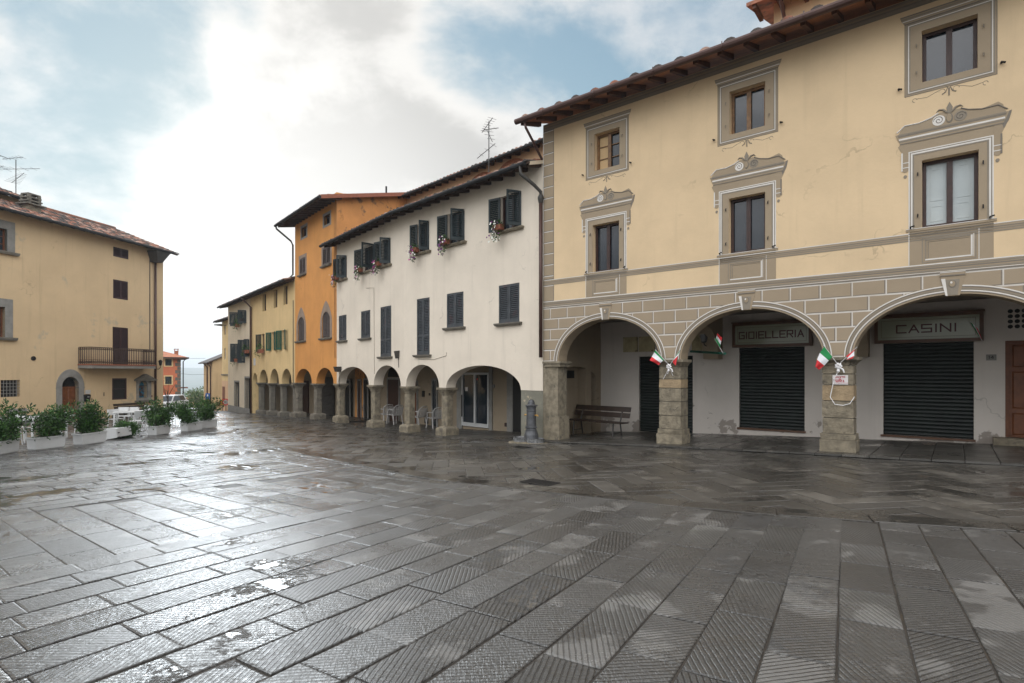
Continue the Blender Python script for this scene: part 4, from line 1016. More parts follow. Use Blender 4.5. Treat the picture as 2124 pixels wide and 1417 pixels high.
    b.hexa([(L, -.45, ze-.45*t), (.25, -.45, ze-.45*t), (.25, 3.8, ze+1.75), (L, 3.8, ze+1.75)], [(L, -.45, ze-.45*t+.12), (.25, -.45, ze-.45*t+.12), (.25, 3.8, ze+1.87), (L, 3.8, ze+1.87)])
    rf = b.build('roof', 'tile_dark', root, F.M)
    MB().tube([(L, -.5, ze-.18), (.2, -.5, ze-.18)], .07, 8).build('gutter', 'gutter_grey', rf, F.M)
    for s in (-.55, -2.3): downpipe(F, root, [(s, -.45, ze-.2), (s, -.08, ze-.6), (s, -.08, zg0)], .06, 'copper')
    # red-orange house
    d = 62.0; X = (374.5-CX)/FOC*d; F = Frame((X, d), (1, .66))
    root = thing('red_house', 'red orange house with stone quoins and two dark windows, down the street', 'building', (X-3, d-2, zg(X, d)), F.ang)
    zg0 = zg(X, d)-1.5; ze = F.zy(370, 741, -.3)
    ws = [F.rect(342.8, 745.2, 356.2, 758.8), F.rect(342.6, 781, 356.0, 796.8)]
    ws = [(r[0], r[1], min(r[2:]), max(r[2:])) for r in ws]
    wall(F, root, rl(-8, -.002, zg0, ze), [rl(*r) for r in ws], 'plaster_red', .3)
    MB().box(-.3, 0, .3, 7, zg0, ze).build('side_wall', 'plaster_red', root, F.M)
    for r in ws:
        w = closed_shutters(F, root, r, 'shutter_green', False)
        q = MB(); q.prism([rl(r[0]-.13, r[1]+.13, r[2]-.1, r[3]+.12), rl(*r)], -.02, .05); q.build('surround', 'plaster_yellow', w, F.M)
    b = MB(); z = zg0; k = 0
    while z < ze-.4: b.box(-.32-.2*(k % 2), .03, -.03, .3, z, z+.36); z += .4; k += 1
    b.build('quoin', 'stone_dark', root, F.M)
    b = MB(); b.add([(-8.6, -.6, ze), (.7, -.6, ze), (.7, 7.6, ze), (-8.6, 7.6, ze), (-4.5, 3.4, ze+1.25), (-3.4, 3.4, ze+1.25)], [(0, 1, 5, 4), (1, 2, 5), (2, 3, 4, 5), (3, 0, 4), (0, 3, 2, 1)])
    rf = b.build('roof', 'tile_clean', root, F.M)
    MB().box(-8.7, .8, -.68, 7.6, ze-.16, ze-.002).build('eave', 'wood_eave_dark', rf, F.M)
    b = MB(); s, z = F.at(365.7, 740, 1.5); b.box(s-.2, s+.2, 1.3, 1.75, ze, ze+.7); b.box(s-.23, s+.23, 1.27, 1.78, ze+.7, ze+.76); b.box(s-.20, s-.13, 1.3, 1.75, ze+.76, ze+.92); b.box(s+.13, s+.20, 1.3, 1.75, ze+.76, ze+.92); b.box(s-.25, s+.25, 1.25, 1.8, ze+.92, ze+.99); b.build('chimney', 'brick', rf, F.M)
    MB().box(0, .75, .5, 2.6, F.zy(374, 806), F.zy(374, 806)+.12).build('canopy', 'tile', root, F.M)
    downpipe(F, root, [(.55, -.6, ze-.1), (.25, -.1, ze-.5), (.25, -.06, zg0)], .06, 'gutter_grey')
    # low house far below
    d = 120.0; X = (396-CX)/FOC*d; F = Frame((X, d), (1, .25)); zt = EYE+(HY-826)/FOC*d
    root = thing('distant_house', 'distant low house with pink tiled roof below the street', 'building', (X, d, zt-4), F.ang)
    MB().box(-3.4, 3.4, 0, 7, zt-6, zt-1.2).build('wall', 'plaster_pale', root, F.M)
    MB().add([(-3.8, -.6, zt-1.3), (3.8, -.6, zt-1.3), (3.8, 7.6, zt-1.3), (-3.8, 7.6, zt-1.3), (-1.6, 3.5, zt+.2), (1.6, 3.5, zt+.2)], [(0, 1, 5, 4), (1, 2, 5), (2, 3, 4, 5), (3, 0, 4), (0, 3, 2, 1)]).build('roof', 'tile_clean', root, F.M)
far_row()
# ---------------------------------------------------------------- ochre building on the left
FL = Frame((-24.9, 31.0), (.2014, .9795))
def left_building():
    F = FL; S1 = F.sx(338.5); S0 = -16.0
    root = thing('ochre_building', 'large ochre building with brown shutters, balcony and arched stone doorway', 'building', F.P(0, 0, F.g(0)), F.ang)
    Z1 = lambda *q: zrect(F, q, 4.293, 0, 330); Z2 = lambda *q: zrect(F, q, 4.428, 0, 640)
    ZE = F.zy(145, 470, -.75); print('left eave', ZE, F.zy(10, 435, -.75), F.zy(305, 512, -.75)); ZT = ZE+.2
    sh = [Z1(1008, 778, 1143, 895), Z1(1007, 1069, 1139, 1258), Z2(1034, 167, 1176, 500)]
    xs = (sum(r[0] for r in sh)/3, sum(r[1] for r in sh)/3)
    bx = (F.sx(190, -.95), F.sx(323, -.95)); zslab = F.zy(255, 757.5, -.95)
    sh[2] = (sh[2][0], sh[2][1], zslab+.05, sh[2][3]); print('left shutters', sh)
    barw = Z2(6, 656, 183, 816); lw = Z2(1030, 640, 1163, 840)
    x0, x1, z0, z1 = Z2(565, 640, 722, 930); dz = F.g(x0)+.02; door = (x0, x1, dz)
    zsp = F.zy(145, 800); zap = F.zy(145, 781.5)
    s1_, z1_ = F.at(14.4, 482, 0); T1 = (F.sx(14.4)-1.05, F.sx(14.4), F.zy(7, 521), F.zy(14.4, 476))
    T2 = (F.sx(10)-1.05, F.sx(10), F.zy(9, 700), F.zy(9, 637)); print('T', T1, T2, 'door', door, zsp, zap)
    dl = pointed(x0, x1, dz, zsp, zap)
    nx0, nx1 = F.sx(286), F.sx(304.5); nz0, nzs, nz1 = F.zy(295, 825), F.zy(295, 800), F.zy(295, 790.5)
    nl = pointed(nx0, nx1, nz0, nzs, nz1)
    wall(F, root, [(S0, -2.5), (S1, -2.5), (S1, ZT), (S0, ZT)], [rl(*r) for r in sh+[barw, lw, T1, T2]]+[dl, nl], 'plaster_ochre', .4)
    MB().box(S1-.3, S1, .4, 9, -2.5, ZT).build('side_wall', 'plaster_ochre', root, F.M)
    for r in sh: closed_shutters(F, root, r, 'shutter_brown', False)
    for r in (T1, T2):
        w = window(F, root, r, 'wood_door', .2, bars=(2, 3), fw=.06)
        q = MB(); q.prism([rl(r[0]-.36, r[1]+.36, r[2], r[3]+.42), rl(*r)], -.03, .25); q.build('surround', 'stone_grey', w, F.M)
        sill(F, w, (r[0]-.3, r[1]+.3, r[2], r[3]), 'stone_dark', .2, .14, .18)
    w = window(F, root, lw, 'shutter_brown', .05, bars=(1, 2), fw=.08, pane='dark_room')
    w = MB().box(barw[0], barw[1], .18, .2, barw[2], barw[3]).build('window', 'black', root, F.M)
    b = MB()
    for i in range(1, 6): s = barw[0]+(barw[1]-barw[0])*i/6; b.tube([(s, .03, barw[2]), (s, .03, barw[3])], .014, 5)
    for i in range(1, 5): z = barw[2]+(barw[3]-barw[2])*i/5; b.tube([(barw[0], .03, z), (barw[1], .03, z)], .014, 5)
    b.build('grille', 'stone_grey', w, F.M)
    # arched doorway
    fr = MB(); fr.prism([pointed(x0-.30, x1+.30, dz-.3, zsp, zap+.42), pointed(x0, x1, dz-.299, zsp, zap)], -.05, .3); ds = fr.build('door_surround', 'stone_grey', root, F.M)
    b = MB(); b.box(x0-.32, x0, -.065, .2, zsp-.15, zsp-.10); b.box(x1, x1+.32, -.065, .2, zsp-.15, zsp-.10); b.build('impost', 'stone_grey', ds, F.M)
    panel_door(F, root, (x0, x1, dz, zsp-.06), .22, 'wood_door', 2, (.3, .62))
    fl = MB().prism([pointed(x0, x1, zsp-.06, zsp+.02, zap)], .25, .27).build('fanlight', 'black', root, F.M)
    b = MB(); c = (x0+x1)/2
    for i in range(1, 8): a = math.pi*i/8; b.tube([(c+.12*math.cos(a), .22, zsp+.1*math.sin(a)), (c+.5*math.cos(a), .22, zsp+(zap-zsp)*.95*math.sin(a))], .012, 4)
    b.tube([(c+.13*math.cos(math.pi*i/8), .22, zsp+.12*math.sin(math.pi*i/8)) for i in range(9)], .012, 4); b.build('grille', 'iron', fl, F.M)
    # balcony
    sl_ = MB(); sl_.box(bx[0], bx[1], -.95, .0, zslab-.20, zslab-.03); sl_.box(bx[0]-.02, bx[1]+.02, -.98, .0, zslab-.03, zslab+.04, 1); ba = sl_.build('balcony', ['stone_grey', 'terracotta'], root, F.M)
    b = MB(); zt = zslab+1.0
    for p, q in (((bx[0]+.04, -.92), (bx[1]-.04, -.92)), ((bx[0]+.04, -.92), (bx[0]+.04, -.02)), ((bx[1]-.04, -.92), (bx[1]-.04, -.02))):
        for z, r in ((zt, .025), (zt-.08, .012), (zslab+.10, .015), (zslab+.28, .012)): b.tube([(p[0], p[1], z), (q[0], q[1], z)], r, 4)
        n = max(4, int((Vector(p)-Vector(q)).length/.12))
        for i in range(n+1):
            x, y = p[0]+(q[0]-p[0])*i/n, p[1]+(q[1]-p[1])*i/n; b.tube([(x, y, zslab+.04), (x, y, zt)], .027, 4)
            if i < n:
                xm, ym = p[0]+(q[0]-p[0])*(i+.5)/n, p[1]+(q[1]-p[1])*(i+.5)/n
                b.tube([(x, y, zslab+.28), (xm, ym, zslab+.12), (x+(q[0]-p[0])/n, y+(q[1]-p[1])/n, zslab+.28)], .016, 4)
                b.tube([(x, y, zt-.02), (xm, ym, zt-.14), (x+(q[0]-p[0])/n, y+(q[1]-p[1])/n, zt-.02)], .014, 4)
    b.build('railing', 'iron_rust', ba, F.M)
    # wall shrine
    x0, x1 = F.sx(282.5), F.sx(311.5); zt_ = F.zy(297, 787); c = (x0+x1)/2
    b = MB(); b.prism([rl(x0, x1, F.zy(297, 830), zt_), nl], -.10, .05); sh_ = b.build('shrine', 'stone_grey', root, F.M)
    q0, q1 = F.sx(278.5), F.sx(318)
    b = MB(); b.prism([[(q0, zt_), (q1, zt_), (c, zt_+.36)]], -.26, .02); b.box(q0-.03, q1+.03, -.30, .02, zt_-.09, zt_-.001); b.build('pediment', 'stone_dark', sh_, F.M)
    b = MB(); zz = F.zy(297, 830); b.box(x0-.12, x1+.12, -.2, .02, zz-.12, zz-.001); b.build('shrine_sill', 'stone_dark', sh_, F.M)
    MB().prism([nl], .22, .24).build('painting', 'fresco_blue', sh_, F.M)
    b = MB(); rn = random.Random(2)
    for i in range(26): b.lathe([(.0, -.06), (.05, 0), (.0, .06)], (0, 0), 5); b.xf(Matrix.Translation((rn.uniform(nx0+.08, nx1-.08), .17, rn.uniform(nz0+.05, nzs-.05))), len(b.v)-15)
    b.build('offerings', 'fresco_mixed', sh_, F.M)
    b = MB()
    for i in range(1, 8): s = nx0+(nx1-nx0)*i/8; b.tube([(s, .0, nz0), (s, .0, nzs)], .012, 4)
    b.tube([(nx0-.15, -.02, nzs), (nx1+.15, -.02, nzs)], .014, 4); b.build('grille', 'iron', sh_, F.M)
    # plinth course, vent, meter doors
    b = MB(); b.box(S0, F.sx(117), -.03, .02, -2.5, F.g(-2)+.42); b.box(F.sx(232), S1+.02, -.04, .02, -2.5, F.zy(280, 848)); b.build('base_course', 'stone_dark', root, F.M)
    s, z = F.at(69, 743.5); b = MB(); b.prism([[(s+.12*math.cos(t*.5), z+.12*math.sin(t*.5)) for t in range(13)]], -.03, .01); b.build('vent', 'iron', root, F.M)
    s0, s1 = F.sx(17), F.sx(50); zz = F.zy(33, 851); w = MB().box(s0, s1, .0, .05, zz-.6, zz-.1).build('cellar_window', 'black', root, F.M); MB().box(s0-.1, s1+.1, -.05, .02, zz-.1, zz+.08).build('lintel', 'stone_grey', w, F.M)
    for px, py, w_, h_, m in ((208, 818, .62, .5, 'plaster_ochre'), (215, 818, .07, .22, 'black'), (198, 838, .06, .2, 'black'), (171, 819, .14, .12, 'iron'), (313, 822, .2, .12, 'wood_door'), (182, 813, .3, .22, 'marble')):
        s, z = F.at(px, py); MB().box(s-w_/2, s+w_/2, -.02, .01, z-h_/2, z+h_/2).build('meter_cover', m, root, F.M)
    # roof
    rf = roof(F, root, S0, S1+.62, ZE, .70, R(21), 4.6, 'tile', 'gutter_dark', 'wood_eave_dark', .6, .085, .25, gx=(0, -.6), step=.40)
    MB().tube([(S0, 4.6, ZE+.06+5.3*math.tan(R(21))+.05), (S1+.62, 4.6, ZE+.06+5.3*math.tan(R(21))+.05)], .11, 8).build('ridge', 'tile', rf, F.M)
    sp_ = F.sx(322, -.1)
    hb = MB(); hb.hexa([(sp_-.28, -.55, ZE-.75), (sp_+.12, -.55, ZE-.75), (sp_+.12, .0, ZE-.75), (sp_-.28, .0, ZE-.75)], [(sp_-.55, -.78, ZE-.05), (sp_+.55, -.78, ZE-.05), (sp_+.55, 0, ZE-.05), (sp_-.55, 0, ZE-.05)]); hb.build('hopper', 'gutter_grey', rf, F.M)
    downpipe(F, rf, [(sp_, -.12, ZE-.6), (sp_, -.12, F.g(sp_))], .07, 'copper')
    MB().tube([(sp_-.35, -.03, ZE-.5), (sp_-.35, -.03, zslab)], .025, 5).build('cable_duct', 'gutter_grey', rf, F.M)
    # taller block set back
    b = MB(); e = F.sx(46, 3.2); zu = F.zy(40, 411, 2.7)
    b.box(S0, e, 3.2, 8, ZE+.3, zu+.1); ub = b.build('upper_storey', 'plaster_tan', root, F.M)
    F2 = Frame((F.P(0, 3.2, 0).x, F.P(0, 3.2, 0).y), F.u)
    roof(F2, root, S0, e+.25, zu, .5, R(20), 3, 'tile', 'gutter_dark', 'wood_eave_dark', .6, .07, .25)
    s, z = F.at(61, 425, 1.6); y = 1.5
    b = MB(); zc = F.zy(61, 440, y); b.box(s-.34, s+.34, y-.26, y+.26, zc-.6, zc+.36)
    ch = b.build('chimney', 'stone', rf, F.M)
    b = MB()
    for k in range(4):
        w_ = .52 if k == 0 else .42-.03*k; z = zc+.36+k*.19
        b.box(s-w_, s+w_, y-w_*.8, y+w_*.8, z, z+.07)
        if k < 3:
            for dx in (-.26, .26):
                for dy in (-.22, .22): b.box(s+dx-.07, s+dx+.07, y+dy-.07, y+dy+.07, z+.07, z+.19)
    b.build('chimney_cap', 'stone_dark', ch, F.M)
    return ZE
ZLE = left_building()
# ---------------------------------------------------------------- ground, paving
UR = Vector((.7786, -.6276)); NR = Vector((.6276, .7786))
def ab(x, y): return x*UR.x+y*UR.y, x*NR.x+y*NR.y
def xy(a, b): return a*UR.x+b*NR.x, a*UR.y+b*NR.y
CH = [(-60, 20), (-40, 16.8), (-30, 13.4), (-24.8, 11.1), (-18, 8.9), (-12, 7.2), (-6.5, 6.15), (-2.1, 6.45), (.5, 7.2), (3, 8.2), (8, 9.6), (14, 10.4)]
def chan(a):                                           # the drainage line between square and road
    if a <= CH[0][0]: return CH[0][1]
    for (a0, b0), (a1, b1) in zip(CH[:-1], CH[1:]):
        if a <= a1:
            t = (a-a0)/(a1-a0); return b0+(b1-b0)*t
    return CH[-1][1]
def pave_mat(name, c, groove, dark):
    m = bpy.data.materials.new(name); m.use_nodes = True; M[name] = m
    nt = m.node_tree; N = nt.nodes; L = nt.links; b = N['Principled BSDF']
    def nd(t): return N.new(t)
    def ma(op, a, b_=None, cl=False):
        n = nd('ShaderNodeMath'); n.operation = op; n.use_clamp = cl
        for i, q in enumerate((a, b_)):
            if q is None: continue
            if isinstance(q, (int, float)): n.inputs[i].default_value = q
            else: L.new(q, n.inputs[i])
        return n.outputs[0]
    def mix(a, b_, f):
        x = nd('ShaderNodeMix'); x.data_type = 'RGBA'
        for s, v in (('A', a), ('B', b_)):
            if isinstance(v, tuple): x.inputs[s].default_value = (*v, 1)
            else: L.new(v, x.inputs[s])
        if isinstance(f, (int, float)): x.inputs['Factor'].default_value = f
        else: L.new(f, x.inputs['Factor'])
        return x.outputs['Result']
    def rng(v, a, b_, c0=0, c1=1):
        r = nd('ShaderNodeMapRange'); r.interpolation_type = 'SMOOTHSTEP'; L.new(v, r.inputs[0])
        for i, q in zip((1, 2, 3, 4), (a, b_, c0, c1)): r.inputs[i].default_value = q
        return r.outputs[0]
    tc = nd('ShaderNodeTexCoord'); at = nd('ShaderNodeAttribute'); at.attribute_name = 'slab'
    sep = nd('ShaderNodeSeparateColor'); L.new(at.outputs['Color'], sep.inputs[0]); tone, wet, gro = sep.outputs
    def noise(s, det=6, ro=.6, vec=None, sc3=None):
        n = nd('ShaderNodeTexNoise'); n.inputs['Scale'].default_value = s; n.inputs['Detail'].default_value = det; n.inputs['Roughness'].default_value = ro
        v = vec or tc.outputs['Object']
        if sc3:
            q = nd('ShaderNodeMapping'); q.inputs['Scale'].default_value = sc3; L.new(v, q.inputs[0]); v = q.outputs[0]
        L.new(v, n.inputs['Vector']); return n.outputs['Fac']
    big, medn, fine, pits = noise(.28, 4), noise(2.3, 7, .65), noise(60, 4), noise(16, 6, .7)
    uv = nd('ShaderNodeSeparateXYZ'); L.new(tc.outputs['UV'], uv.inputs[0])
    wob = ma('MULTIPLY', ma('SUBTRACT', noise(9, 3), .5), .012)
    ph = ma('ADD', uv.outputs[0], wob)
    saw = ma('SINE', ma('MULTIPLY', ph, 2*math.pi/.031))                    # chiselled grooves, 3.6 cm apart
    gr = rng(saw, -.90, -.15)
    stip = rng(noise(1.0, 3, .6, tc.outputs['UV'], (16, 75, 1)), .44, .60)                 # short chisel flecks
    worn = rng(noise(2.1, 6, .65, tc.outputs['UV']), .42, .66)                                              # rubbed-out areas
    gst = ma('MULTIPLY', gro, ma('SUBTRACT', 1.0, ma('MULTIPLY', worn, .5)))
    # water standing in patches and on particular slabs
    wetf = ma('ADD', ma('ADD', ma('MULTIPLY', rng(big, .35, .62), .55), ma('MULTIPLY', wet, .55)), ma('MULTIPLY', ma('SUBTRACT', medn, .5), .9), True)
    pool = rng(ma('ADD', ma('ADD', noise(.8, 8, .62), ma('MULTIPLY', ma('SUBTRACT', wet, .5), .16)), ma('MULTIPLY', ma('SUBTRACT', pits, .5), .25)), .60, .66)
    lo, hi = tuple(x*.72 for x in c), tuple(x*1.32 for x in c)
    colr = mix(lo, hi, tone)
    colr = mix(colr, tuple(x*.62 for x in c), ma('MULTIPLY', rng(pits, .5, .75), .6))
    colr = mix(colr, (.085, .062, .040), ma('MULTIPLY', rng(noise(1.1, 8, .7), .60, .70), .55))           # earth and algae
    colr = mix(colr, dark, ma('MULTIPLY', ma('SUBTRACT', 1.0, stip), .50 if groove else .2))
    colr = mix(colr, tuple(x*.42 for x in c), ma('MULTIPLY', wetf, .55))
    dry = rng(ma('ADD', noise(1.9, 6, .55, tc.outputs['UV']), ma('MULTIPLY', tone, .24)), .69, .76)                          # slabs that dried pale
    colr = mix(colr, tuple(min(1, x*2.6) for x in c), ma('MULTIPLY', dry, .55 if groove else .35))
    colr = mix(colr, tuple(min(1, x*1.9) for x in c), ma('MULTIPLY', gr, ma('MULTIPLY', gst, .16)))
    colr = mix(colr, dark, ma('MULTIPLY', ma('SUBTRACT', 1.0, gr), ma('MULTIPLY', gst, .95)))
    L.new(colr, b.inputs['Base Color'])
    rg = ma('SUBTRACT', .50, ma('MULTIPLY', wetf, .36))
    rg = ma('ADD', rg, ma('MULTIPLY', ma('SUBTRACT', fine, .5), .12))
    rg = ma('ADD', ma('MULTIPLY', rg, ma('SUBTRACT', 1.0, pool)), ma('MULTIPLY', pool, .07), True)
    L.new(rg, b.inputs['Roughness']); b.inputs['IOR'].default_value = 1.7
    h = ma('MULTIPLY', ma('MULTIPLY', gr, gst), .0075)
    h = ma('ADD', h, ma('MULTIPLY', stip, .0012 if groove else .0008)); h = ma('ADD', h, ma('MULTIPLY', pits, .0022)); h = ma('ADD', h, ma('MULTIPLY', fine, .0005)); h = ma('ADD', h, ma('MULTIPLY', medn, .0030))
    h = ma('MULTIPLY', h, ma('SUBTRACT', 1.0, ma('MULTIPLY', pool, .93)))
    bp = nd('ShaderNodeBump'); bp.inputs['Strength'].default_value = 1.0; bp.inputs['Distance'].default_value = 1.0; L.new(h, bp.inputs['Height'])
    L.new(bp.outputs[0], b.inputs['Normal'])
    return m
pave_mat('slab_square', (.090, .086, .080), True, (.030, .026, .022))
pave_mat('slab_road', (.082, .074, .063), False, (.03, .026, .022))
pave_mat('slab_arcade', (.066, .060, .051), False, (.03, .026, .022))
mat('mortar', (.045, .037, .029), .6, .3, 5, .6, 25, c2=(.06, .045, .03), c2t=.55, c2s=1.4)
mat('land', (.07, .10, .04), .9, .4, .01, c2=(.16, .14, .08), c2t=.55, c2s=.004)
def ground():
    def ax(lo, hi):
        q = [lo+i for i in range(int(hi-lo)+1)]
        s = 1.5
        e = q[-1]
        while e < 4200: e += s; s *= 1.22; q.append(e)
        s = 1.5; e = q[0]
        while e > -4200: e -= s; s *= 1.22; q.insert(0, e)
        return q
    xs, ys = ax(-46, 22), ax(-4, 76)
    ys = [y for y in ys if y > -60]
    vs = [(x, y, zg(x, y)-(.0 if y < 75 else .0)) for y in ys for x in xs]; n = len(xs)
    fs = [(j*n+i, j*n+i+1, (j+1)*n+i+1, (j+1)*n+i) for j in range(len(ys)-1) for i in range(n-1)]
    b = MB(); b.add(vs, fs)
    for k, f in enumerate(fs):
        cy = sum(vs[i][1] for i in f)/4; cx = sum(vs[i][0] for i in f)/4
        b.m[k] = 1 if cy > 78 or cx < -50 else 0
    o = b.build('ground', ['mortar', 'land'], norm=False, smooth=True); tag(o, kind='structure')
ground()
class Slabs:
    def __init__(s): s.v = []; s.f = []; s.uv = []; s.c = []
    def slab(s, corners, h, ang, colr, bev=.010, tilt=.0022, zoff=0.0):
        """corners: four (x, y) in order; ang: direction of the chisel grooves"""
        c = Vector((sum(p[0] for p in corners)/4, sum(p[1] for p in corners)/4))
        tx, ty = random.gauss(0, tilt), random.gauss(0, tilt)
        o = len(s.v); ca, sa = math.cos(ang), math.sin(ang); ou = random.random()*60
        def P(p, hh): return (p[0], p[1], zg(p[0], p[1])+zoff+hh+tx*(p[0]-c.x)+ty*(p[1]-c.y))
        ins = [Vector(p)+(c-Vector(p)).normalized()*bev*1.4 for p in corners]
        s.v += [P(p, h) for p in ins]+[P(p, h-.004) for p in corners]+[P(p, -.03) for p in corners]
        fs = [(0,1,2,3)]+[(4+i, 4+(i+1) % 4, (i+1) % 4, i) for i in range(4)]+[(8+i, 8+(i+1) % 4, 4+(i+1) % 4, 4+i) for i in range(4)]
        al = [Vector(p) for p in ins]+[Vector(p) for p in corners]*2
        for f in fs:
            s.f.append(tuple(o+i for i in f))
            for i in f:
                q = al[i]; s.uv += [q.x*ca+q.y*sa+ou, -q.x*sa+q.y*ca]; s.c += [*colr, 1]
    def build(s, name, m):
        me = bpy.data.meshes.new(name); me.from_pydata(s.v, [], s.f)
        me.uv_layers.new(name='UVMap').data.foreach_set('uv', s.uv)
        me.color_attributes.new('slab', 'FLOAT_COLOR', 'CORNER').data.foreach_set('color', s.c)
        me.materials.append(M[m]); o = bpy.data.objects.new(name, me); col.objects.link(o); return tag(o, kind='structure')
def paving():
    rnd = random.Random(11); S = Slabs(); RS = Slabs()
    A1, A2 = -5.8, -8.75                                # the middle panel runs the other way
    base = math.atan2(NR.y, NR.x)
    def row(p0, dirv, width, length, k, inside, wet0, gap=.002, zo=0, side=.0052):
        nrm = Vector((-dirv.y, dirv.x)); t = -rnd.random()*.6; da = math.atan2(dirv.y, dirv.x)
        while t < length:
            ln = rnd.uniform(.42, .85) if k % 2 else rnd.uniform(.50, .95)
            a, e = t+gap, t+ln-gap; w = width/2-side
            cen = p0+dirv*(t+ln/2)
            if inside(cen.x, cen.y):
                cs = [p0+dirv*a-nrm*w, p0+dirv*e-nrm*w, p0+dirv*e+nrm*w, p0+dirv*a+nrm*w]
                j = .004; cs = [Vector((q.x+rnd.uniform(-j, j), q.y+rnd.uniform(-j, j))) for q in cs]
                if k % 2: ga, gs = da+R(rnd.gauss(38, 5)), rnd.choice((1, 1, .95, .85, .6))
                else: ga, gs = da-R(rnd.gauss(62, 6)), rnd.choice((.35, .5, .7, .6, .8))
                wet = min(1, max(0, rnd.gauss(wet0, .24))); gs *= 1.6-1.1*wet0
                S.slab(cs, .010+rnd.gauss(0, .0018), ga, (min(1, max(0, rnd.gauss(.50 if k % 2 else .42, .22))), wet, gs), zoff=zo)
            t += ln
    # near panel, rows fan slightly
    a = A1+.165; k = 0
    while a < 9.5:
        f = min(1, max(0, (a-A1)/5.5)); th = R(52.5+6.5*f)       # heading of the row
        d = Vector((math.cos(th), math.sin(th))); x0, y0 = xy(a, 3.0)
        st = 5.0
        row(Vector((x0, y0))-d*st, d, .335*(1-.02*f), st+8, k, lambda x, y: (lambda q: q[1] < chan(q[0])-.0 and q[0] > A1-.02 and y > .5)(ab(x, y)), .45)
        a += .335*(1+.0*f); k += 1
    # middle panel
    b = -1.0; k = 0
    while b < 8.2:
        x0, y0 = xy(A2+.02, b); row(Vector((x0, y0)), UR, .345, A1-A2+.75, k, lambda x, y: A2 < ab(x, y)[0] < A1+.45 and ab(x, y)[1] < chan(ab(x, y)[0])-.0, .85, zo=-.0045); b += .345; k += 1
    # far panel
    a = A2-.18; k = 0
    while a > -37:
        x0, y0 = xy(a, -8); row(Vector((x0, y0)), NR, .36, 32, k*2 if rnd.random() < .6 else k*2+1, lambda x, y: ab(x, y)[1] < chan(ab(x, y)[0])-.0 and y > 3 and y < 50 and x > -38, .95, gap=.012, side=.013); a -= .36; k += 1
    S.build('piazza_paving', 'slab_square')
    # channel of long stones
    aa = -46.0
    while aa < 12:
        ln = rnd.uniform(.7, 1.2); a0, a1 = aa+.008, aa+ln-.008; cs = []
        for (a_, o_) in ((a0, -.20), (a1, -.20), (a1, .17), (a0, .17)):
            sl = (chan(a_+.3)-chan(a_-.3))/.6; nn = math.sqrt(1+sl*sl); cs.append(Vector(xy(a_-sl/nn*o_, chan(a_)+o_/nn)))
        RS.slab(cs, .014, 0, (rnd.uniform(.0, .3), rnd.uniform(.8, 1), 0), zoff=0.004); aa += ln
    # road: big smooth slabs laid herringbone
    th = base-R(45); d1 = Vector((math.cos(th), math.sin(th))); d2 = Vector((-d1.y, d1.x))
    def front(x, y):                                    # distance in front of the facades
        best = 9
        for F, s0, s1 in ((FR, -.05, 16), (FA, -7, .0), (FB, -5.2, 0), (FO, -6, 0), (FY, -10, 0), (FC, -7, 0)):
            p = Vector((x, y))-F.O; s_, dd = p.dot(F.u), p.dot(F.n)
            if s0-.2 <= s_ <= s1+.2: best = min(best, -dd)
        return best
    W = .30
    n = 3
    for i in range(-80, 80):
        for q in range(-34, 34):
            for kind in (0, 1):
                # classic herringbone cell: one stone along d1, one along d2
                if kind == 0: u_, v_, lu, lv = i*W+q*2*n*W, i*W, n*W, W
                else: u_, v_, lu, lv = i*W+q*2*n*W+n*W, i*W-(n-1)*W, W, n*W
                g_ = .009
                cs = [d1*(u_+g_)+d2*(v_+g_), d1*(u_+lu-g_)+d2*(v_+g_), d1*(u_+lu-g_)+d2*(v_+lv-g_), d1*(u_+g_)+d2*(v_+lv-g_)]
                cs = [Vector((p.x-3, p.y+16)) for p in cs]
                c = sum(cs, Vector((0, 0)))/4; A, B = ab(c.x, c.y)
                if A < -46 or A > 10 or B < chan(A)-.05 or B > 30: continue
                fr_ = front(c.x, c.y)
                if fr_ < -.05 or (fr_ > 8.5 and A > -30): continue
                RS.slab(cs, .008+rnd.gauss(0, .0022), th, (min(1, max(0, rnd.gauss(.40, .30))), min(1, max(0, rnd.gauss(.55, .38))), rnd.choice((0, 0, .1, .2))), tilt=.004)
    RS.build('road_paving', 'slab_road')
    # arcade floors
    T = Slabs()
    def floor(F, s0, s1, y0, y1, zo, w=.46):
        s = s0; k = 0
        while s < s1:
            y = y0-.0
            first = True
            while y < y1:
                ln = rnd.uniform(.5, .8); 
                cs = [F.P(s+.006, y+.006, 0), F.P(min(s+w, s1)-.006, y+.006, 0), F.P(min(s+w, s1)-.006, y+ln-.006, 0), F.P(s+.006, y+ln-.006, 0)]
                T.slab([Vector((p.x, p.y)) for p in cs], .012+rnd.gauss(0, .002), F.ang, (min(1, max(0, rnd.gauss(.45, .25))), min(1, max(0, rnd.gauss(.35, .2))), rnd.choice((0, .15, .3))), zoff=zo)
                y += ln
            s += w
    floor(FR, .0, 14.6, -.42, 3.3, .05); floor(FA, -7.0, 0, -.30, 2.4, .04); floor(FB, -5.0, 0, -.30, 2.4, .04); floor(FO, -5.9, 0, -.25, 2.5, .04); floor(FY, -9.4, 0, -.2, 2.5, .03)
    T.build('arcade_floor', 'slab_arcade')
paving()
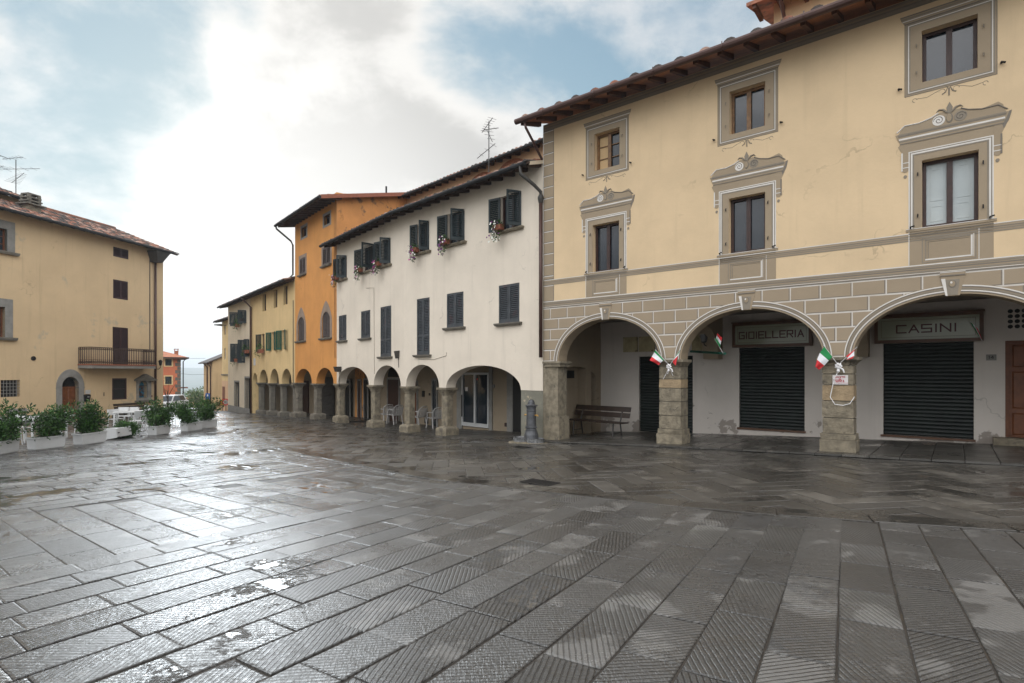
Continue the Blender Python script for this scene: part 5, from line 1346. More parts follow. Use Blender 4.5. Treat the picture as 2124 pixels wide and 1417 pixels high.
# ---------------------------------------------------------------- plants
def leaf_blob(rnd, n, c, r, ln, wd, b, mats=(0, 0, 0, 1), shell=.45, up=.5):
    for _ in range(n):
        while True:
            d = Vector((rnd.uniform(-1, 1), rnd.uniform(-1, 1), rnd.uniform(-1, 1)))
            if .05 < d.length < 1: break
        rr = shell+(1-shell)*rnd.random()
        d = d.normalized()*rr
        p = Vector((c[0]+d.x*r[0], c[1]+d.y*r[1], c[2]+d.z*r[2]))
        ax = (d+Vector((rnd.gauss(0, .5), rnd.gauss(0, .5), rnd.gauss(up, .4)))).normalized()
        sd = ax.cross(Vector((rnd.gauss(0, 1), rnd.gauss(0, 1), rnd.gauss(0, 1)))).normalized(); nn = ax.cross(sd)
        l, w = ln*rnd.uniform(.7, 1.3), wd*rnd.uniform(.7, 1.25)
        o = len(b.v)
        b.v += [p, p+ax*l*.5+sd*w*.5+nn*w*.12, p+ax*l+nn*l*-.08, p+ax*l*.5-sd*w*.5+nn*w*.12, p+ax*l*.52-nn*w*.06]
        mi = rnd.choice(mats)
        b.f += [(o, o+1, o+4), (o+1, o+2, o+4), (o+2, o+3, o+4), (o+3, o, o+4)]; b.m += [mi]*4
def shrub_meshes(seed, w, dp, h):
    rnd = random.Random(seed); f = MB(); st = MB()
    for k in range(13):
        x, y = rnd.uniform(-w*.42, w*.42), rnd.uniform(-dp*.35, dp*.35)
        top = h*rnd.uniform(.62, 1.02)*(1-.25*abs(x)/(w*.5))
        bx, by = x*.35, y*.25
        st.tube([(bx, by, .0), (bx*.6+x*.4, by*.6+y*.4, top*.45), (x, y, top*.9)], [.014, .010, .004], 5)
        for q in range(5):
            t = .28+.72*q/4
            cx, cy, cz = bx+(x-bx)*t+rnd.gauss(0, .05), by+(y-by)*t+rnd.gauss(0, .05), top*t-.05
            leaf_blob(rnd, 46, (cx, cy, cz), (.17, .16, .14), .088, .036, f)
    return f, st
def planters():
    box = MB()
    def ring(x, y, z): return [(-x, -y, z), (x, -y, z), (x, y, z), (-x, y, z)]
    prof = [(.88, .80, 0), (.93, .90, .03), (.985, .975, .29), (1.04, 1.08, .295), (1.04, 1.08, .335), (.99, .98, .335), (.96, .93, .27)]
    W2, D2 = .39, .165
    vs = []; fs = []
    for a, c, z in prof: vs += ring(W2*a, D2*c, z)
    for i in range(len(prof)-1):
        for k in range(4): k2 = (k+1) % 4; fs.append((i*4+k, i*4+k2, i*4+4+k2, i*4+4+k))
    fs.append((3, 2, 1, 0))
    bottoms = [((0-10, 947), (47, 938)), ((76.3, 935), (135.5, 929)), ((170, 924.5), (222, 919)), ((318, 905), (361, 899.5)), ((386, 896.5), (424, 892.5)), ((424.5, 890), (446.5, 888))]
    labs = ['nearest white trough planter, cut off by the left picture edge', 'second white trough planter from the left edge, below the stone doorway', 'white trough planter just left of the toppled one',
            'white trough planter just right of the toppled one', 'white trough planter second from the street end of the row', 'last white trough planter at the street end of the row']
    slabs = ['nearest leafy green shrub at the left picture edge', 'leafy green shrub in the second planter from the left', 'broad leafy green shrub in front of the wooden house door',
             'leafy green shrub right of the toppled planter and café tables', 'leafy green shrub in the last planter but one of the row', 'leafy green shrub at the street end of the planter row']
    pr = None; sm = []
    for sd in (1, 2, 3):
        f, st = shrub_meshes(sd, 1.32, .95, .96); sm.append((f, st))
    protos = {}
    for i, (p, q) in enumerate(bottoms):
        a, c = ground_at(*p), ground_at(*q); mid = (a+c)/2; dv = c-a; ang = math.atan2(dv.y, dv.x)
        L = dv.length; 
        inw = Vector((-dv.y, dv.x)).normalized().to_3d() if True else None
        pos = mid+Vector((inw.x, inw.y, 0))*.17; pos.z = zg(pos.x, pos.y)+.015
        print('planter', i, [round(v, 2) for v in pos], 'len', round(L, 2), 'ang', round(math.degrees(ang)))
        if pr is None:
            b = MB(); b.add(vs, fs); pr = thing('planter', labs[i], 'planter', pos, ang, 'white trough planters along the café terrace')
            b.build('trough', 'planter_white', pr)
            b = MB(); b.box(-W2*.95, W2*.95, -D2*.92, D2*.92, .26, .285); b.build('soil', 'soil', pr); o = pr
        else: o = copy_thing(pr, pos, ang, labs[i])
        k = i % 3
        sp = pos+Vector((0, 0, .27))
        if k not in protos:
            t = thing('shrub', slabs[i], 'shrub', sp, ang+rnd0.uniform(-.3, .3), 'leafy shrubs in white planters')
            sm[k][0].build('foliage', ['leaf', 'leaf_light'], t, norm=False); sm[k][1].build('stem', 'stem', t); protos[k] = t
        else: copy_thing(protos[k], sp, ang+rnd0.uniform(2.6, 3.4), slabs[i])
    # the toppled one, lying on its long side with the base towards the square
    a, c = ground_at(237, 913.5), ground_at(279, 908); dv = c-a; ang = math.atan2(dv.y, dv.x); mid = (a+c)/2
    b = MB(); b.add(vs, fs); b.add([], [])
    b.xf(Matrix.Rotation(R(-97), 4, 'X')); zmin = min(v.z for v in b.v); ymin = min(v.y for v in b.v)
    b.xf(Matrix.Translation((0, -ymin, -zmin)))
    t = thing('planter', 'empty white trough planter toppled on its side with its bottom showing', 'planter', Vector((mid.x, mid.y, zg(mid.x, mid.y)+.015)), ang, 'white trough planters along the café terrace')
    b.build('trough', 'planter_white', t)
    h = MB()
    for sx_ in (-.27, .27):
        for zz in (.08, .22): h.box(sx_-.03, sx_+.03, -.012, .03, zz-.012, zz+.012)
    h.build('drain_hole', 'black', t)
    f, st = shrub_meshes(9, 1.0, .5, .5); tt = thing('shrub', 'sprawling green shrub spilling out behind the toppled planter', 'shrub', Vector((mid.x-.35, mid.y+.45, zg(mid.x, mid.y)+.02)), ang, 'leafy shrubs in white planters')
    f.build('foliage', ['leaf', 'leaf_light'], tt, norm=False); st.build('stem', 'stem', tt)
rnd0 = random.Random(21)
planters()
def flower_boxes():
    rnd = random.Random(4)
    lab = ['trailing white and pink petunias on the first upper window beside the orange house', 'trailing petunias on the second upper window of the white house, inner frame showing', 'trailing petunias on the third upper window of the white house, touching its neighbour',
           'trailing petunias on the fourth upper window of the white house from the left', 'narrow mostly purple petunias on the second upper window from the downpipe', 'bushy mostly white petunias on the upper window next to the downpipe']
    for F, x, z, i in FLOWERS:
        p = F.P(x, -.20, z+.02); t = thing('flower_box', lab[i], 'flower box', p, F.ang, 'flower boxes on the white house')
        MB().box(-.17, .17, -.08, .08, -.02, .13).build('box', 'terracotta', t)
        b = MB(); leaf_blob(rnd, 150, (0, -.03, .10), (.20, .13, .16), .07, .03, b, (0, 0, 1)); leaf_blob(rnd, 130, (-.02, -.09, -.14), (.17, .10, .24), .07, .028, b, (0, 0, 1), up=-.4)
        b.build('foliage', ['leaf', 'leaf_light'], t, norm=False)
        b = MB()
        for _ in range(40):
            q = Vector((rnd.gauss(0, .11), -.12-rnd.random()*.08, rnd.uniform(-.38, .22))); r = rnd.uniform(.022, .034); o = len(b.v)
            ex = Vector((1, rnd.uniform(-.5, .5), rnd.uniform(-.3, .3))).normalized(); ez = ex.cross(Vector((rnd.uniform(-.4, .4), -1, rnd.uniform(-.2, .7)))).normalized()
            b.v.append(q); b.v += [q+(ex*math.cos(k*math.pi/3)+ez*math.sin(k*math.pi/3))*r+Vector((0, -.012, 0)) for k in range(6)]
            mi = rnd.choice((0, 0, 1, 1, 2)) if i != 5 else rnd.choice((0, 0, 0, 1))
            if i == 4: mi = rnd.choice((0, 1, 1))
            if i < 3 and mi == 1 and rnd.random() < .3: mi = 2
            b.f += [(o, o+1+k, o+1+(k+1) % 6) for k in range(6)]; b.m += [mi]*6
        b.build('petals', ['petal_white', 'petal_purple', 'petal_pink'], t, norm=False)
    # boxes with greenery on the yellow and pale houses
    for F, px, py, w, lab_ in ((FY, 539.5, 727, .8, 'dark window box with ferny green plants below the dark shutter of the yellow house'), (FC, 500.8, 663.5, .5, 'green plant on the upper right window of the pale house'), (FC, 510, 728, .9, 'large light green hanging plant beside the brown downpipe of the pale house'), (FC, 486.5, 746, .8, 'terracotta box of small plants on the lower left window of the pale house'), (FC, 492, 674, .4, 'small green plant on the upper left window sill of the pale house')):
        s, z = F.at(px, py, -.2); t = thing('window_plant', lab_, 'plant', F.P(s, -.2, z), F.ang, 'plants hanging at the far windows')
        MB().box(-w/2, w/2, -.10, .10, -.16, .06).build('box', 'terracotta', t)
        b = MB(); leaf_blob(rnd, 120, (0, -.02, .12), (w*.55, .18, .26), .12, .04, b, (0, 1, 1)); leaf_blob(rnd, 60, (-w*.3, -.1, -.2), (w*.3, .14, .3), .12, .04, b, (0, 1, 1)); b.build('foliage', ['leaf', 'leaf_light'], t, norm=False)
flower_boxes()
def far_green():
    rnd = random.Random(8); d = 84.0
    for k, (px, py, r, lab) in enumerate(((405, 838, 2.6, 'yellow green tree crown showing above the shrubs at the street end'), (418, 832, 2.4, 'round olive tree beside the ochre gable, beyond the street end'))):
        x = (px-CX)/FOC*d; zc = EYE+(HY-py)/FOC*d+.5; t = thing('tree', lab, 'tree', (x, d, zc-4), 0, 'trees beyond the street end')
        MB().tube([(0, 0, 0), (.1, 0, 2), (0, .1, 4)], [.22, .16, .06], 7).build('trunk', 'stem', t)
        b = MB()
        for q in range(14):
            a = rnd.uniform(0, 6.3); leaf_blob(rnd, 60, (r*.6*math.cos(a)*rnd.random(), r*.6*math.sin(a)*rnd.random(), 4+rnd.uniform(-.5, .6)*r*.7), (r*.42, r*.42, r*.34), .34, .16, b, (0, 0, 1))
        b.build('crown', ['leaf_far', 'leaf_light'], t, norm=False)
    d = 40.0; x = (347-CX)/FOC*d; z0 = zg(x, d)                # thin olive by the red house
    t = thing('olive_tree', 'thin silvery olive tree in front of the red house', 'tree', (x, d, z0), 0)
    b = MB(); b.tube([(0, 0, 0), (.05, 0, 1.0), (.0, 0, 1.6)], [.06, .04, .02], 6)
    for k in range(7): a = k*.9; b.tube([(0, 0, 1.1), (.3*math.cos(a), .3*math.sin(a), 1.7), (.6*math.cos(a), .5*math.sin(a), 2.1+.1*k)], [.02, .012, .005], 5)
    b.build('trunk', 'stem', t); b = MB()
    for k in range(12): leaf_blob(rnd, 22, (rnd.uniform(-.6, .6), rnd.uniform(-.4, .4), rnd.uniform(1.5, 2.6)), (.22, .2, .18), .09, .03, b)
    b.build('crown', ['leaf_far', 'leaf_far'], t, norm=False)
far_green()
# ---------------------------------------------------------------- café furniture
def cafe():
    def chair(lab, loc, rz):
        t = thing('cafe_chair', lab, 'chair', loc, rz, 'white café chairs')
        b = MB(); b.box(-.20, .20, -.20, .20, .43, .455); b.build('seat', 'metal_white', t)
        b = MB()
        for k in range(6):
            a0 = -.21+.42*k/6; a1 = a0+.07; y0, y1 = .21+.03*(1-abs(a0*4)), .21+.03*(1-abs(a1*4))
            b.hexa([(a0, y0, .60), (a1, y1, .60), (a1, y1+.015, .60), (a0, y0+.015, .60)], [(a0, y0+.05, .82), (a1, y1+.05, .82), (a1, y1+.065, .82), (a0, y0+.065, .82)])
        b.build('backrest', 'metal_white', t)
        for sx_ in (-.19, .19):
            MB().tube([(sx_, -.18, .44), (sx_*1.1, -.22, 0)], .016, 6).build('leg', 'metal_white', t)
            MB().tube([(sx_*1.1, .25, 0), (sx_, .20, .44), (sx_, .25, .80)], .016, 6).build('leg', 'metal_white', t)
        return t
    def table(lab, loc, rz):
        t = thing('cafe_table', lab, 'table', loc, rz, 'white café tables')
        b = MB(); q = [(.40*math.copysign(abs(math.cos(a))**.35, math.cos(a)), .40*math.copysign(abs(math.sin(a))**.35, math.sin(a))) for a in [2*math.pi*k/24 for k in range(24)]]
        b.prism([q], .71, .74); b.xf(Matrix(((1, 0, 0, 0), (0, 0, 1, 0), (0, 1, 0, 0), (0, 0, 0, 1)))); b.build('tabletop', 'metal_white', t)
        for sx_ in (-.33, .33):
            for sy_ in (-.33, .33): MB().box(sx_-.028, sx_+.028, sy_-.028, sy_+.028, 0, .71).build('leg', 'metal_white', t)
        return t
    def at(px, py): p = ground_at(px, py); p.z += .012; return p
    t0 = table('white café table standing in the gap right behind the toppled planter', at(261, 894), .5)
    for px, py, rz, lab in ((297, 890, .4, 'white café table behind the shrub right of the gap'), (157, 905, .5, 'white café table hidden behind the shrub before the wooden door'), (48, 921, .4, 'white café table between the two nearest planters'), (400, 881, .3, 'white café table near the street end of the planter row')): copy_thing(t0, at(px, py), rz, lab)
    c0 = chair('white café chair in the gap with its back to the square', at(284, 899), 4.2)
    for px, py, rz, lab in ((243, 893, 1.2, 'white café chair left of the table in the gap'), (252, 884, .3, 'white café chair behind the left of the gap table, facing the square'), (272, 884, .1, 'white café chair behind the middle of the gap table, facing the square'),
                            (310, 885, -1.3, 'white café chair right of the gap, near the shrub'), (304, 876, .2, 'white café chair furthest back near the house plinth'),
                            (70, 918, -2.4, 'white café chair seen between the two nearest planters'), (140, 906, 1.4, 'white café chair between the second and third shrub'), (176, 905, -1.4, 'white café chair behind the third planter'), (34, 916, .6, 'white café chair behind the nearest shrub'), (372, 884, .8, 'white café chair between the last shrubs'), (20, 926, 2.0, 'white café chair low behind the nearest planter')):
        copy_thing(c0, at(px, py), rz, lab)
    # slatted bench by the ochre wall
def bench(lab, loc, rz, L, mats):
    t = thing('bench', lab, 'bench', loc, rz)
    b = MB()
    for k in range(4): b.box(-L/2, L/2, -.42+.105*k, -.42+.105*k+.09, .42, .452)
    b.build('seat', mats[0], t); b = MB()
    for k in range(2): z = .56+.17*k; b.hexa([(-L/2, .015+.10*k*.5, z), (L/2, .015+.10*k*.5, z), (L/2, .045+.05*k, z), (-L/2, .045+.05*k, z)], [(-L/2, .06+.05*k, z+.14), (L/2, .06+.05*k, z+.14), (L/2, .09+.05*k, z+.14), (-L/2, .09+.05*k, z+.14)])
    b.build('backrest', mats[0], t)
    for s in (-L/2+.28, L/2-.28):
        MB().tube([(s, -.40, 0), (s, -.34, .42)], .022, 6).build('leg', mats[1], t); MB().tube([(s, .06, 0), (s, -.02, .42), (s, .13, .86)], .022, 6).build('leg', mats[1], t)
        MB().tube([(s, -.39, .14), (s, .04, .14)], .012, 5).build('stretcher', mats[1], t)
    return t
cafe()
p = FL.P(FL.sx(252), -.7, 0); bench('dark slatted bench against the ochre wall behind the café tables', (p.x, p.y, zg(p.x, p.y)+.01), FL.ang, 2.2, ('bench_wood', 'iron'))
p = FR.P(.86, 1.70, 0); bench('brown wooden bench under the first wide arch', (p.x, p.y, zg(p.x, p.y)+.065), math.atan2(-1143, 1092), 2.0, ('bench_wood', 'gutter_grey'))
def arcade_chairs():
    def chair(lab, loc, rz):
        t = thing('plastic_chair', lab, 'chair', loc, rz, 'white plastic chairs under the white arcade')
        b = MB(); b.hexa([(-.21, -.24, .40), (.21, -.24, .40), (.19, .20, .38), (-.19, .20, .38)], [(-.22, -.25, .43), (.22, -.25, .43), (.20, .20, .405), (-.20, .20, .405)]); b.build('seat', 'plastic_white', t)
        b = MB()
        for k in range(7):
            a = -.17+.34*k/6; yb = .20+.04*(1-(a/.17)**2)
            b.hexa([(a-.018, yb, .40), (a+.018, yb, .40), (a+.018, yb+.015, .40), (a-.018, yb+.015, .40)], [(a*1.15-.018, yb+.13, .80-.05*abs(a)/.17), (a*1.15+.018, yb+.13, .80-.05*abs(a)/.17), (a*1.15+.018, yb+.145, .80-.05*abs(a)/.17), (a*1.15-.018, yb+.145, .80-.05*abs(a)/.17)])
        b.tube([(-.22, .20, .40), (-.23, .30, .72), (-.15, .37, .82), (0, .39, .85), (.15, .37, .82), (.23, .30, .72), (.22, .20, .40)], .02, 6); b.build('backrest', 'plastic_white', t)
        for sx_ in (-1, 1):
            b = MB(); b.tube([(sx_*.23, -.22, .62), (sx_*.25, .0, .64), (sx_*.23, .28, .64)], .02, 6); b.build('armrest', 'plastic_white', t)
            MB().tube([(sx_*.22, -.24, .63), (sx_*.22, -.24, .42), (sx_*.24, -.28, 0)], [.018, .022, .022], 6).build('leg', 'plastic_white', t); MB().tube([(sx_*.20, .20, .42), (sx_*.23, .30, 0)], .022, 6).build('leg', 'plastic_white', t)
        return t
    c0 = None
    for F, px, rz, lab in ((FA, 801, -1.75, 'front white plastic chair of the pair beside the dark door, third arch from the right'), (FA, 819, -1.6, 'rear white plastic chair of the pair beside the dark door'), (FA, 867, -1.4, 'single white plastic chair beside the black meter cover'), (FA, 902, -1.75, 'white plastic chair half hidden behind the last round arch column')):
        s = F.sx(px, 1.75); p = F.P(s, 1.75, 0); loc = (p.x, p.y, zg(p.x, p.y)+.055)
        if c0 is None: c0 = chair(lab, loc, F.ang+rz)
        else: copy_thing(c0, loc, F.ang+rz, lab)
arcade_chairs()
# ---------------------------------------------------------------- drinking fountain
def fountain():
    p = FA.P(FA.sx(1102, -.45), -.45, 0); p = Vector((p.x, p.y, zg(p.x, p.y)+.01))
    t = thing('drinking_fountain', 'grey cast iron drinking fountain with brass taps by the corner pier', 'fountain', p, FR.ang)
    k = 1.07
    b = MB(); b.lathe([(.20, .04), (.205, .10), (.195, .22), (.165, .30), (.155, .33), (.165, .345), (.145, .36), (.14, .40), (.17, .415), (.17, .44), (.138, .46), (.13, .86), (.14, .875), (.142, .90), (.128, .915), (.145, 1.0), (.175, 1.015), (.178, 1.035), (.12, 1.05), (.10, 1.07), (.095, 1.12), (.07, 1.17), (.03, 1.195), (0, 1.2)], (0, 0), 20)
    b.build('pillar', 'cast_iron', t, smooth=False)
    for s in (-1, 1):
        MB().tube([(s*.12, 0, .76), (s*.22, 0, .765), (s*.235, 0, .735)], [.022, .018, .014], 8).build('tap', 'brass', t)
        b = MB(); c = (s*.24, -.12)
        b.lathe([(.16, .0), (.225, .0), (.235, .03), (.215, .05), (.225, .13), (.235, .145), (.215, .15), (.20, .13), (.195, .05), (.0, .045)], c, 24)
        for q in range(20): a = 2*math.pi*q/20; b.box(c[0]+.222*math.cos(a)-.012, c[0]+.222*math.cos(a)+.012, c[1]+.222*math.sin(a)-.012, c[1]+.222*math.sin(a)+.012, .05, .125)
        b.build('basin', 'basin_iron', t)
    b = MB(); b.hexa([(-.56, -.42, -.3), (.62, -.42, -.3), (.62, .4, -.3), (-.56, .4, -.3)], [(-.5, -.37, .035), (.55, -.37, .035), (.55, .36, .035), (-.5, .36, .035)]); b.build('base', 'stone', t)
fountain()
# ---------------------------------------------------------------- signs, lantern, flags
def signs():
    D = 3.2
    def board(name, lab, s0, s1, z0, z1, txt, ta, tb):
        p = FR.P((s0+s1)/2, D-.02, z0); t = thing(name, lab, 'shop sign', p, FR.ang, 'framed shop signs under the arcade')
        w, h = s1-s0, z1-z0
        MB().box(-w/2+.05, w/2-.05, -.08, .015, .05, h-.05).build('panel', 'sign_glass', t)
        b = MB(); b.box(-w/2, w/2, -.13, .015, 0, .07); b.box(-w/2, w/2, -.13, .015, h-.07, h); b.box(-w/2, -w/2+.07, -.128, .015, .07, h-.07); b.box(w/2-.07, w/2, -.128, .015, .07, h-.07); b.box(-w/2-.02, w/2+.02, -.15, .015, h, h+.025)
        b.build('frame', 'sign_frame', t)
        b = MB(); y = -.082
        for a0, a1, c0, c1 in ((-w/2+.13, w/2-.13, .125, .131), (-w/2+.13, w/2-.13, h-.131, h-.125), (-w/2+.13, -w/2+.136, .131, h-.131), (w/2-.136, w/2-.13, .131, h-.131)): b.box(a0, a1, y, y+.004, c0, c1)
        lettering(b, txt, -w/2+w*ta, -w/2+w*tb, h*.36, h*.62, y-.002, .030)
        b.build('lettering', 'sign_ink', t)
    board('shop_sign', 'framed pale green jewellery shop sign above the middle roller shutter', 4.244, 6.214, 2.33, 2.99, 'GIOIELLERIA', .09, .90)
    board('shop_sign', 'framed pale green sign with a short name above the right roller shutter', 7.555, 9.548, 2.335, 2.985, 'CASINI', .22, .77)
    # two old boards above the first roller door
    for x0, x1, lab in ((1295, 1323, 'left peeling yellowed board above the first roller door'), (1327, 1359, 'right peeling yellowed board above the first roller door, beside the arch'), (1437, 1462, 'peeling yellowed board behind the black lantern')):
        s0, s1 = FR.sx(x0, D), FR.sx(x1, D); z0, z1 = 2.28, 2.75
        p = FR.P((s0+s1)/2, D-.03, z0); t = thing('old_board', lab, 'board', p, FR.ang, 'old yellowed boards on the shop wall'); w = (s1-s0)/2
        MB().box(-w, w, -.05, .025, 0, z1-z0).build('panel', 'panel_old', t)
        b = MB(); rn = random.Random(x0)
        for k in range(5): xx = -w*.75+1.5*w*k/4; b.box(xx-.018, xx+.018, -.056, -.04, .06+rn.random()*.05, .40-rn.random()*.06)
        border(b, -w+.02, w-.02, .02, z1-z0-.02, .012, 18, 0)
        b.build('moulding', 'panel_old', t)
    s0, s1 = 3.0, 0
    # number plaque and pierced vent by the brown door
    s, z = FR.at(2056, 741.5, D); p = FR.P(s, D-.01, z); t = thing('number_plaque', 'small grey stone plaque left of the brown door', 'plaque', p, FR.ang); MB().box(-.085, .085, -.015, .012, -.065, .065).build('plate', 'stone_grey', t)
    b = MB(); lettering(b, '14', -.04, .04, -.03, .03, -.017, .010); b.build('lettering', 'iron', t)
    b = MB(); s, z = FR.at(2122, 660, D)
    for i in range(5):
        for j in range(4): b.prism([[(s-.2+i*.11+.045*math.cos(q*.785), z-.17+j*.11+.045*math.sin(q*.785)) for q in range(8)]], D-.006, D+.004)
    b.build('vent', 'black', RB, FR.M)
    # lantern on the shop wall
    s, z = FR.at(1460, 700, 2.55); p = FR.P(s, 2.55, z-.15); t = thing('lantern', 'black wrought iron lantern hanging beneath the second arch', 'lantern', p, FR.ang)
    b = MB(); b.lathe([(.05, 0), (.075, .02), (.12, .24), (.15, .255), (.09, .33), (.03, .36), (.02, .42), (0, .43)], (0, 0), 6); b.build('body', 'iron', t)
    b = MB(); b.lathe([(.079, .035), (.122, .235)], (0, 0), 6); b.build('pane', 'lamp_glass', t)
    b = MB(); b.tube([(.0, .62, .10), (.0, .3, -.10), (0, .05, -.06), (0, 0, .0)], .014, 6); b.tube([(0, .63, -.25), (0, .63, .4)], .012, 5); b.build('bracket', 'iron', t)
    # green pole
    a, z = FR.at(1433, 729, 1.9); e, z2 = FR.at(1504, 733.5, .55)
    tag(MB().tube([FR.P(a, 1.9, z), FR.P(e, .55, z2)], .03, 8).build('green_pole', 'shutter_leafgreen', loc=FR.P(a, 1.9, z)), 'dark green horizontal pole beneath the second arch', 'pole')
def flags():
    def flag(lab, F, d, stick, A, B, bands, curl=.05):
        """A, B: picture positions of the two edges from the stick outwards; bands: colours from the stick outwards"""
        p0 = F.P(F.at(*stick[0], d)[0], d, F.at(*stick[0], d)[1]); t = thing('flag', lab, 'flag', p0, F.ang, 'small Italian flags on the pillars')
        pts = [F.P(F.at(*q, d)[0], d, F.at(*q, d)[1]) for q in stick]; inv = RM[t.name].inverted()
        MB().tube([inv @ q for q in pts], .007, 6).build('stick', 'plastic_white', t)
        b = MB(); n = 8; rows = []
        def interp(L_, u):
            k = min(int(u*(len(L_)-1)), len(L_)-2); f = u*(len(L_)-1)-k; return L_[k][0]*(1-f)+L_[k+1][0]*f, L_[k][1]*(1-f)+L_[k+1][1]*f
        m = 12
        for i in range(m+1):
            u = i/m; (ax, ay), (bx, by) = interp(A, u), interp(B, u)
            for j in range(n+1):
                v = j/n; dd = d-.012+curl*math.sin(v*5+u*4)*u*.7-.02*u
                s, z = F.at(ax+(bx-ax)*v, ay+(by-ay)*v, dd); b.v.append(inv @ F.P(s, dd, z))
        for i in range(m):
            u = (i+.5)/m; mi = bands[min(int(u*len(bands)), len(bands)-1)]
            for j in range(n): b.f.append((i*(n+1)+j, i*(n+1)+j+1, (i+1)*(n+1)+j+1, (i+1)*(n+1)+j)); b.m.append(mi)
        b.build('cloth', ['flag_green', 'flag_white', 'flag_red'], t, norm=False, smooth=True)
    d = -.16
    flag('large open Italian flag on the left of the right pillar', FR, d, [(1737.5, 756), (1708.3, 716)], [(1709.6, 719), (1700.6, 732), (1694.7, 746), (1691, 760.5)], [(1726.6, 740), (1719, 748), (1709.6, 758.4), (1698.6, 767.3)], (0, 1, 2))
    flag('rolled Italian flag on the right of the right pillar', FR, d, [(1741, 755), (1778, 719.5)], [(1774, 724), (1772, 728), (1772, 738), (1768, 744)], [(1755, 739), (1758, 742), (1757, 745), (1755.5, 746)], (2, 1, 2), .02)
    flag('open Italian flag on the left of the middle pillar, mostly white and red', FR, d, [(1387, 756.5), (1358.5, 725)], [(1359.5, 726.5), (1352.8, 738.8), (1347.8, 747)], [(1377, 746.5), (1371, 752), (1366.5, 757.5)], (0, 1, 1, 1, 2, 2, 2))
    flag('narrow folded Italian flag on the right of the middle pillar', FR, d, [(1390, 756.5), (1412, 723.5)], [(1410.5, 726), (1406, 738), (1401.5, 759)], [(1397, 746), (1396, 748), (1395.5, 752)], (0, 1, 2, 2))
    flag('small Italian flag at the end of the green pole in shadow', FR, .55, [(1500, 733), (1482, 702)], [(1483.5, 705), (1486, 698), (1488, 691)], [(1493, 721), (1495, 712), (1498, 701)], (0, 1, 2))
    flag('small Italian flag at the right end of the rightmost shop sign', FR, 2.95, [(2038, 708), (2012, 667)], [(2012, 668), (2020, 674), (2028, 682)], [(2030, 697), (2034, 700), (2037, 704)], (0, 1, 2))
    # white ribbons knotted on the pillars, handwritten notice
    rn = random.Random(6)
    for px, py, lab in ((1739.5, 760), (1388, 761)) and ((1739.5, 759.5, 'white knotted ribbon holding the flags on the right pillar'), (1388, 760.5, 'white knotted ribbon holding the flags on the middle pillar')):
        s, z = FR.at(px, py, -.15); p = FR.P(s, -.15, z); t = thing('ribbon', lab, 'ribbon', p, FR.ang, 'ribbons holding flags')
        b = MB()
        for k in range(7):
            a = k*.9; b.tube([(.0, 0, 0), (.05*math.cos(a), -.03, .05*math.sin(a)), (.03*math.cos(a+.8), -.05, .04*math.sin(a+.8)), (0, -.01, 0)], [.012, .022, .02, .01], 6)
        b.build('knot', 'cloth_white', t)
        b = MB(); b.tube([(0, -.02, -.03), (.0, -.04, -.10), (-.03, -.02, -.17)], [.015, .03, .012], 5); b.tube([(.02, -.03, -.02), (.08, -.03, -.07), (.10, -.03, -.13)], [.012, .018, .012], 5)
        if px > 1500: b.tube([(-.02, -.02, -.14), (-.08, -.01, -.25), (-.10, .09, -.30), (-.16, .09, -.62), (-.08, .09, -.76), (.06, .09, -.78), (.18, .09, -.74), (.26, .09, -.60)], .008, 5)
        else: b.tube([(-.01, -.02, -.06), (-.10, .05, -.18), (-.2, .12, -.3)], .008, 5); b.tube([(.03, .0, -.08), (.06, .08, -.22)], .006, 5)
        b.build('tail', 'cloth_white', t)
    s0, z1 = FR.at(1726.8, 778, -.03); s1, z0 = FR.at(1759, 797.8, -.03)
    p = FR.P((s0+s1)/2, -.022, z0); t = thing('paper_notice', 'white handwritten notice in red taped to the right pillar', 'notice', p, FR.ang); w, h = (s1-s0)/2, z1-z0
    MB().box(-w, w, -.006, .0, 0, h).build('sheet', 'paper', t)
    b = MB(); lettering(b, 'DIVIETO', -w*.65, w*.62, h*.70, h*.86, -.008, .007, 0, .4, .004); lettering(b, 'DI', -w*.16, w*.06, h*.52, h*.62, -.008, .006, 0, .4, .003); lettering(b, 'SOSTA', -w*.62, w*.52, h*.28, h*.48, -.008, .009, 0, .35, .004)
    x = -w*.5
    while x < w*.9: b.tube([(x, -.008, h*(.14+.02*rn.random())), (x+.02, -.008, h*(.10+.10*rn.random()))], .004, 4); x += .026
    b.build('lettering', 'ink_red', t)
signs(); flags()
